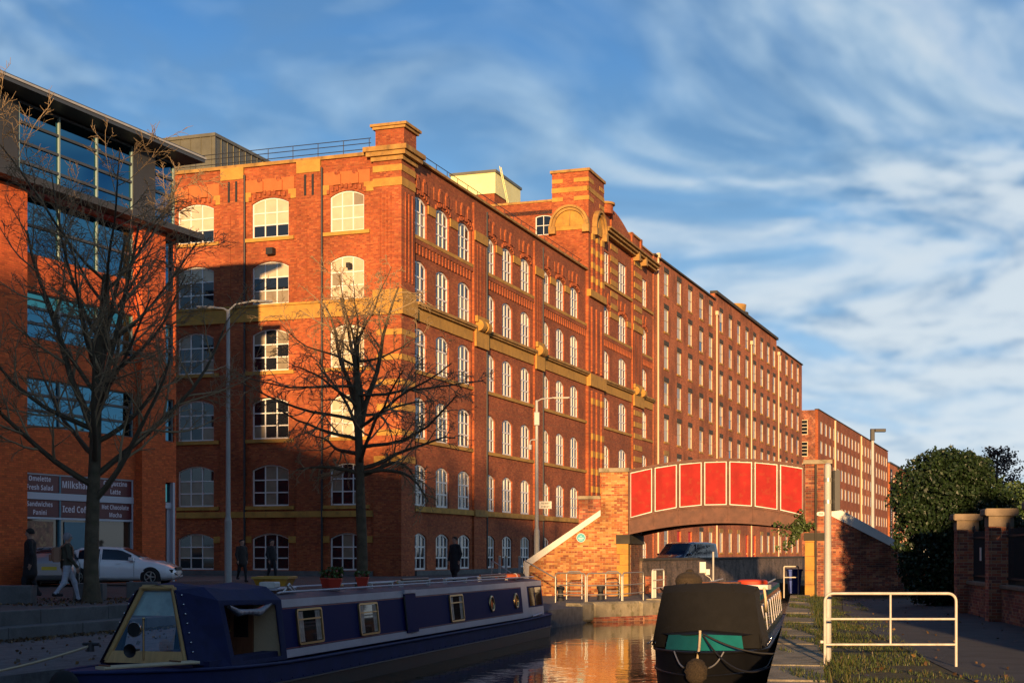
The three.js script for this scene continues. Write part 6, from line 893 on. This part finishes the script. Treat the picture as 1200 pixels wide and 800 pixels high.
{
  const white = plain(0.82, 0.83, 0.85, 0.25, { clearcoat: 1, clearcoatRoughness: 0.05 }), silver = plain(0.30, 0.31, 0.33, 0.3, { metalness: 0.4, clearcoat: 1, clearcoatRoughness: 0.08 });
  const a = P(74, HOR, 54); vehicle('white_hatchback', 'white five door hatchback parked side-on in front of the cafe', 'car', [a.x, 0.006, a.z], 0.0, carOpt(white));
  const b = P(57, HOR, 51); vehicle('silver_hatchback', 'silver hatchback seen from behind between the two walkers', 'car', [b.x, 0.006, b.z], Math.PI / 2 + 0.2, carOpt(silver));
  const vs = [[0, 0.36, 1.0, 1.72, 0.74, 0.9, 0.9, 0.8], [0.1, 0.25, 1.05, 1.8, 0.85, 0.93, 0.93, 0.84], [1.0, 0.22, 1.05, 1.86, 0.86, 0.95, 0.94, 0.84], [2.8, 0.22, 1.05, 1.86, 0.86, 0.95, 0.94, 0.84], [3.3, 0.22, 1.04, 1.78, 0.86, 0.95, 0.93, 0.82], [3.9, 0.22, 1.04, 1.3, 0.86, 0.95, 0.92, 0.86], [4.2, 0.22, 1.0, 1.1, 0.85, 0.94, 0.9, 0.84], [4.65, 0.25, 0.86, 0.94, 0.8, 0.9, 0.82, 0.76], [4.8, 0.34, 0.62, 0.7, 0.7, 0.78, 0.72, 0.66]];
  const p = P(826, HOR, 88); vehicle('dark_van', 'dark blue van parked behind the parapet under the bridge arch', 'van', [p.x, 0.006, p.z], Math.PI + 0.95, { st: vs, paint: plain(0.012, 0.016, 0.04, 0.22, { clearcoat: 1, clearcoatRoughness: 0.05 }), glass: carGlass, tail, sideGlass: [[0.4, 1.5], [1.6, 2.6], [2.7, 3.6]], topGlass: [[3.36, 4.1, 'windscreen']], wheels: [0.9, 3.85], wr: 0.34, mirror: 3.75, handles: [2.4], seams: [1.55, 2.65] });
}

// ---------- people ----------
M.body = new THREE.MeshStandardMaterial({ vertexColors: true, roughness: 0.85 });
function capsule(px, py, pz, a, b, ra, rb) { const bx = b[0] - a[0], by = b[1] - a[1], bz = b[2] - a[2], l2 = bx * bx + by * by + bz * bz || 1e-9, h = clamp(((px - a[0]) * bx + (py - a[1]) * by + (pz - a[2]) * bz) / l2), x = px - a[0] - bx * h, y = py - a[1] - by * h, z = pz - a[2] - bz * h; return Math.sqrt(x * x + y * y + z * z) - lerp(ra, rb, h); }
const smin = (a, b, k) => { const h = Math.max(k - Math.abs(a - b), 0) / k; return Math.min(a, b) - h * h * k * 0.25; };
function person(label, pos, turn, o) {
  const t = thing('person', label, 'person', pos, turn), H = o.h, s = H / 1.75, st = o.stride, sw = o.swing;      // faces local +z
  const hipY = 0.92 * s, kneeY = 0.5 * s, foot = (side, q) => { const ph = side * st; const ankle = [side * 0.09 * s, 0.085 * s + Math.max(0, -ph) * 0.18, ph * 0.36 * s], knee = [side * 0.095 * s, kneeY, ph * 0.2 * s + 0.03 + Math.max(0, -ph) * 0.06]; return { ankle, knee }; };
  const L = foot(-1), R = foot(1), sh = 1.42 * s, bones = [];
  const add = (a, b, ra, rb, c) => bones.push([a, b, ra * s, rb * s, c]);
  add([0, 1.5 * s, 0.01], [0, 1.56 * s, 0.02], 0.055, 0.055, o.skin);
  add([0, 1.625 * s, 0.025], [0, 1.665 * s, 0.015], 0.082, 0.098, o.skin);
  add([-0.15 * s, sh, -0.01], [0.15 * s, sh, -0.01], 0.075, 0.075, o.top); add([0, 1.36 * s, 0], [0, 1.0 * s, 0], 0.15, 0.135, o.top); add([-0.07 * s, 1.25 * s, 0], [-0.06 * s, 0.98 * s, 0], 0.125, 0.12, o.top); add([0.07 * s, 1.25 * s, 0], [0.06 * s, 0.98 * s, 0], 0.125, 0.12, o.top);
  for (const [sd, q] of [[-1, L], [1, R]]) {
    add([sd * 0.085 * s, hipY, 0], q.knee, 0.095, 0.065, o.legs); add(q.knee, q.ankle, 0.062, 0.042, o.legs); add([q.ankle[0], q.ankle[1] - 0.035, q.ankle[2] - 0.04], [q.ankle[0] * 1.15, q.ankle[1] - 0.04, q.ankle[2] + 0.15], 0.045, 0.035, o.shoes);
    const a = -sd * sw, el = [sd * 0.255 * s, 1.14 * s, a * 0.12 - 0.03], wr = [sd * 0.25 * s, 0.9 * s, a * 0.26 + 0.06]; add([sd * 0.19 * s, sh - 0.01, -0.01], el, 0.062, 0.05, o.top); add(el, wr, 0.052, 0.038, o.top); add(wr, [wr[0], wr[1] - 0.08 * s, wr[2] + 0.015], 0.03, 0.034, o.skin); q.hand = [wr[0], wr[1] - 0.09 * s, wr[2] + 0.015]; q.sd = sd;
  }
  if (o.coat) { add([0, 1.0 * s, 0], [0, o.coat * s, 0], 0.15, 0.17, o.top); add([-0.07 * s, 0.95 * s, 0.01], [-0.09 * s, o.coat * s, st * -0.05], 0.12, 0.125, o.top); add([0.07 * s, 0.95 * s, 0.01], [0.09 * s, o.coat * s, st * 0.05], 0.12, 0.125, o.top); }
  const N = 76, mc = new MarchingCubes(N, M.body, false, false, 60000), HX = 0.46, HY = H * 0.54, CY = H * 0.5, f = mc.field, fieldAt = (x, y, z) => { let d = 9; for (const b of bones) d = smin(d, capsule(x, y, z, b[0], b[1], b[2], b[3]), 0.05); return d; };
  for (let k = 0; k < N; k++) for (let j = 0; j < N; j++) for (let i = 0; i < N; i++) { const x = (i - N / 2) / (N / 2) * HX, y = CY + (j - N / 2) / (N / 2) * HY, z = (k - N / 2) / (N / 2) * HX; f[i + j * N + k * N * N] = -fieldAt(x, y, z); }
  mc.isolation = 0; mc.update();
  const n = mc.count, P0 = mc.positionArray, m = mb(), col = [];
  const pos3 = [], ix = [], key = new Map();
  for (let v = 0; v < n; v++) { const x = P0[v * 3] * HX, y = CY + P0[v * 3 + 1] * HY, z = P0[v * 3 + 2] * HX, kk = `${Math.round(x * 2e4)},${Math.round(y * 2e4)},${Math.round(z * 2e4)}`; let id = key.get(kk); if (id === undefined) { id = pos3.length / 3; key.set(kk, id); pos3.push(x, y, z); let best = 9, c = o.top; for (const b of bones) { const d = capsule(x, y, z, b[0], b[1], b[2], b[3]); if (d < best) { best = d; c = b[4]; } } const q = 0.85 + 0.3 * hash(Math.round(x * 60), Math.round(y * 60), 3); col.push(c[0] * q, c[1] * q, c[2] * q); } ix.push(id); }
  const g0 = new THREE.BufferGeometry(); g0.setAttribute('position', new THREE.Float32BufferAttribute(pos3, 3)); g0.setIndex(ix); g0.computeVertexNormals();
  { // make sure the surface faces outwards
    const nn = g0.attributes.normal, k = Math.floor(pos3.length / 6), p = [pos3[k * 3], pos3[k * 3 + 1], pos3[k * 3 + 2]], e = 0.01; if (fieldAt(p[0] + nn.getX(k) * e, p[1] + nn.getY(k) * e, p[2] + nn.getZ(k) * e) < fieldAt(p[0] - nn.getX(k) * e, p[1] - nn.getY(k) * e, p[2] - nn.getZ(k) * e)) { for (let q = 0; q < ix.length; q += 3) { const w = ix[q]; ix[q] = ix[q + 1]; ix[q + 1] = w; } g0.setIndex(ix); g0.computeVertexNormals(); } }
  m.add(g0); m.cols = col; m.color(o.skin);
  for (const q of [L, R]) { const [x, y, z] = q.hand, sd = q.sd; [[0.022, 0.062], [0.008, 0.072], [-0.007, 0.068], [-0.021, 0.054]].forEach(([dz, len]) => m.tube([V(x, y + 0.01, z + dz), V(x - sd * 0.004, y - len * 0.55, z + dz + 0.006), V(x - sd * 0.02, y - len, z + dz + 0.012)], [0.01, 0.009, 0.007], 5)); m.tube([V(x, y + 0.03, z + 0.025), V(x - sd * 0.008, y + 0.005, z + 0.045), V(x - sd * 0.015, y - 0.02, z + 0.048)], [0.011, 0.01, 0.008], 5); }
  const hy = 1.64 * s; m.tube([V(0, hy + 0.015, 0.108), V(0, hy - 0.012, 0.128), V(0, hy - 0.025, 0.115)], [0.008, 0.015, 0.01], 6); for (const sd of [-1, 1]) { m.add(new THREE.SphereGeometry(0.024, 6, 5).scale(0.4, 1.2, 0.8).translate(sd * 0.092 * s, hy, 0.01)); m.color([0.03, 0.02, 0.02]).add(new THREE.SphereGeometry(0.011, 6, 5).translate(sd * 0.034, hy + 0.022, 0.098)).color(o.skin); } m.color([0.25, 0.08, 0.06]).add(new THREE.SphereGeometry(0.022, 6, 4).scale(1, 0.3, 0.4).translate(0, hy - 0.05, 0.1));
  m.build('body', M.body, t);
  const hairG = mb(); { const R = []; for (let i = 0; i <= 8; i++) { const th = i / 8 * (o.hood ? 2.2 : 1.75), row = []; for (let j = 0; j < 18; j++) { const a = j / 18 * 2 * Math.PI, fr = Math.max(0, Math.sin(a)), cut = th * (1 - 0.42 * fr), k = 0.112 + 0.006 * hash(i, j, 5); row.push(V(Math.sin(cut) * Math.cos(a) * k * s * 0.95, 1.655 * s + Math.cos(cut) * k * s * 1.08, 0.008 + Math.sin(cut) * Math.sin(a) * k * s)); } R.push(row); } hairG.loft(R.map(r => r.slice().reverse()), true); } hairG.build(o.hood ? 'headscarf' : 'hair', plain(...o.hair, 0.9), t);
  if (o.pack) { mb().rbox(-0.16, 0.16, 1.02 * s, 1.4 * s, -0.36, -0.14, 0.05).build('backpack', plain(...o.pack, 0.8), t); mb().rbox(-0.12, 0.12, 1.05 * s, 1.22 * s, -0.42, -0.365, 0.02).build('pocket', plain(...o.pack, 0.8), t); for (const sd of [-1, 1]) mb().tube([V(sd * 0.1, 1.4 * s, -0.16), V(sd * 0.11, 1.5 * s, -0.02), V(sd * 0.11, 1.4 * s, 0.12), V(sd * 0.12, 1.15 * s, 0.15), V(sd * 0.13, 1.08 * s, -0.12)], 0.02, 6).build('strap', plain(...o.pack, 0.8), t); }
  return t;
}
{
  const skin = [0.42, 0.24, 0.17], blk = [0.014, 0.014, 0.017];
  person('walker in olive jacket and pale jeans with a tan backpack and grey headscarf', onStreet(78, 35.4), Math.PI * 0.62, { h: 1.68, stride: 0.8, swing: 0.6, skin, top: [0.055, 0.05, 0.032], legs: [0.42, 0.45, 0.52], shoes: blk, hair: [0.25, 0.24, 0.26], hood: true, pack: [0.30, 0.15, 0.09] });
  person('walker in long dark coat standing by the cafe window', onStreet(35, 37.5), -Math.PI * 0.45, { h: 1.82, stride: 0.5, swing: 0.4, skin, top: blk, legs: blk, shoes: blk, hair: [0.02, 0.016, 0.014], coat: 0.66 });
  person('man in a black overcoat standing alone in front of the ornate mill windows', onStreet(533, 54.5), -0.7, { h: 1.8, stride: 0.15, swing: 0.1, skin, top: blk, legs: [0.02, 0.02, 0.024], shoes: blk, hair: [0.03, 0.02, 0.012], coat: 0.6 });
  person('dark figure walking beside the grey lamp post', onStreet(283, 60), 0.6, { h: 1.75, stride: 0.6, swing: 0.4, skin, top: [0.03, 0.025, 0.022], legs: blk, shoes: blk, hair: [0.02, 0.016, 0.014], coat: 0.8 });
  person('dark figure walking past the mill window behind the yellow trough', onStreet(318, 61), 0.8, { h: 1.76, stride: 0.5, swing: 0.4, skin, top: blk, legs: blk, shoes: blk, hair: [0.02, 0.016, 0.014] });
}
renderer.render(scene, camera);
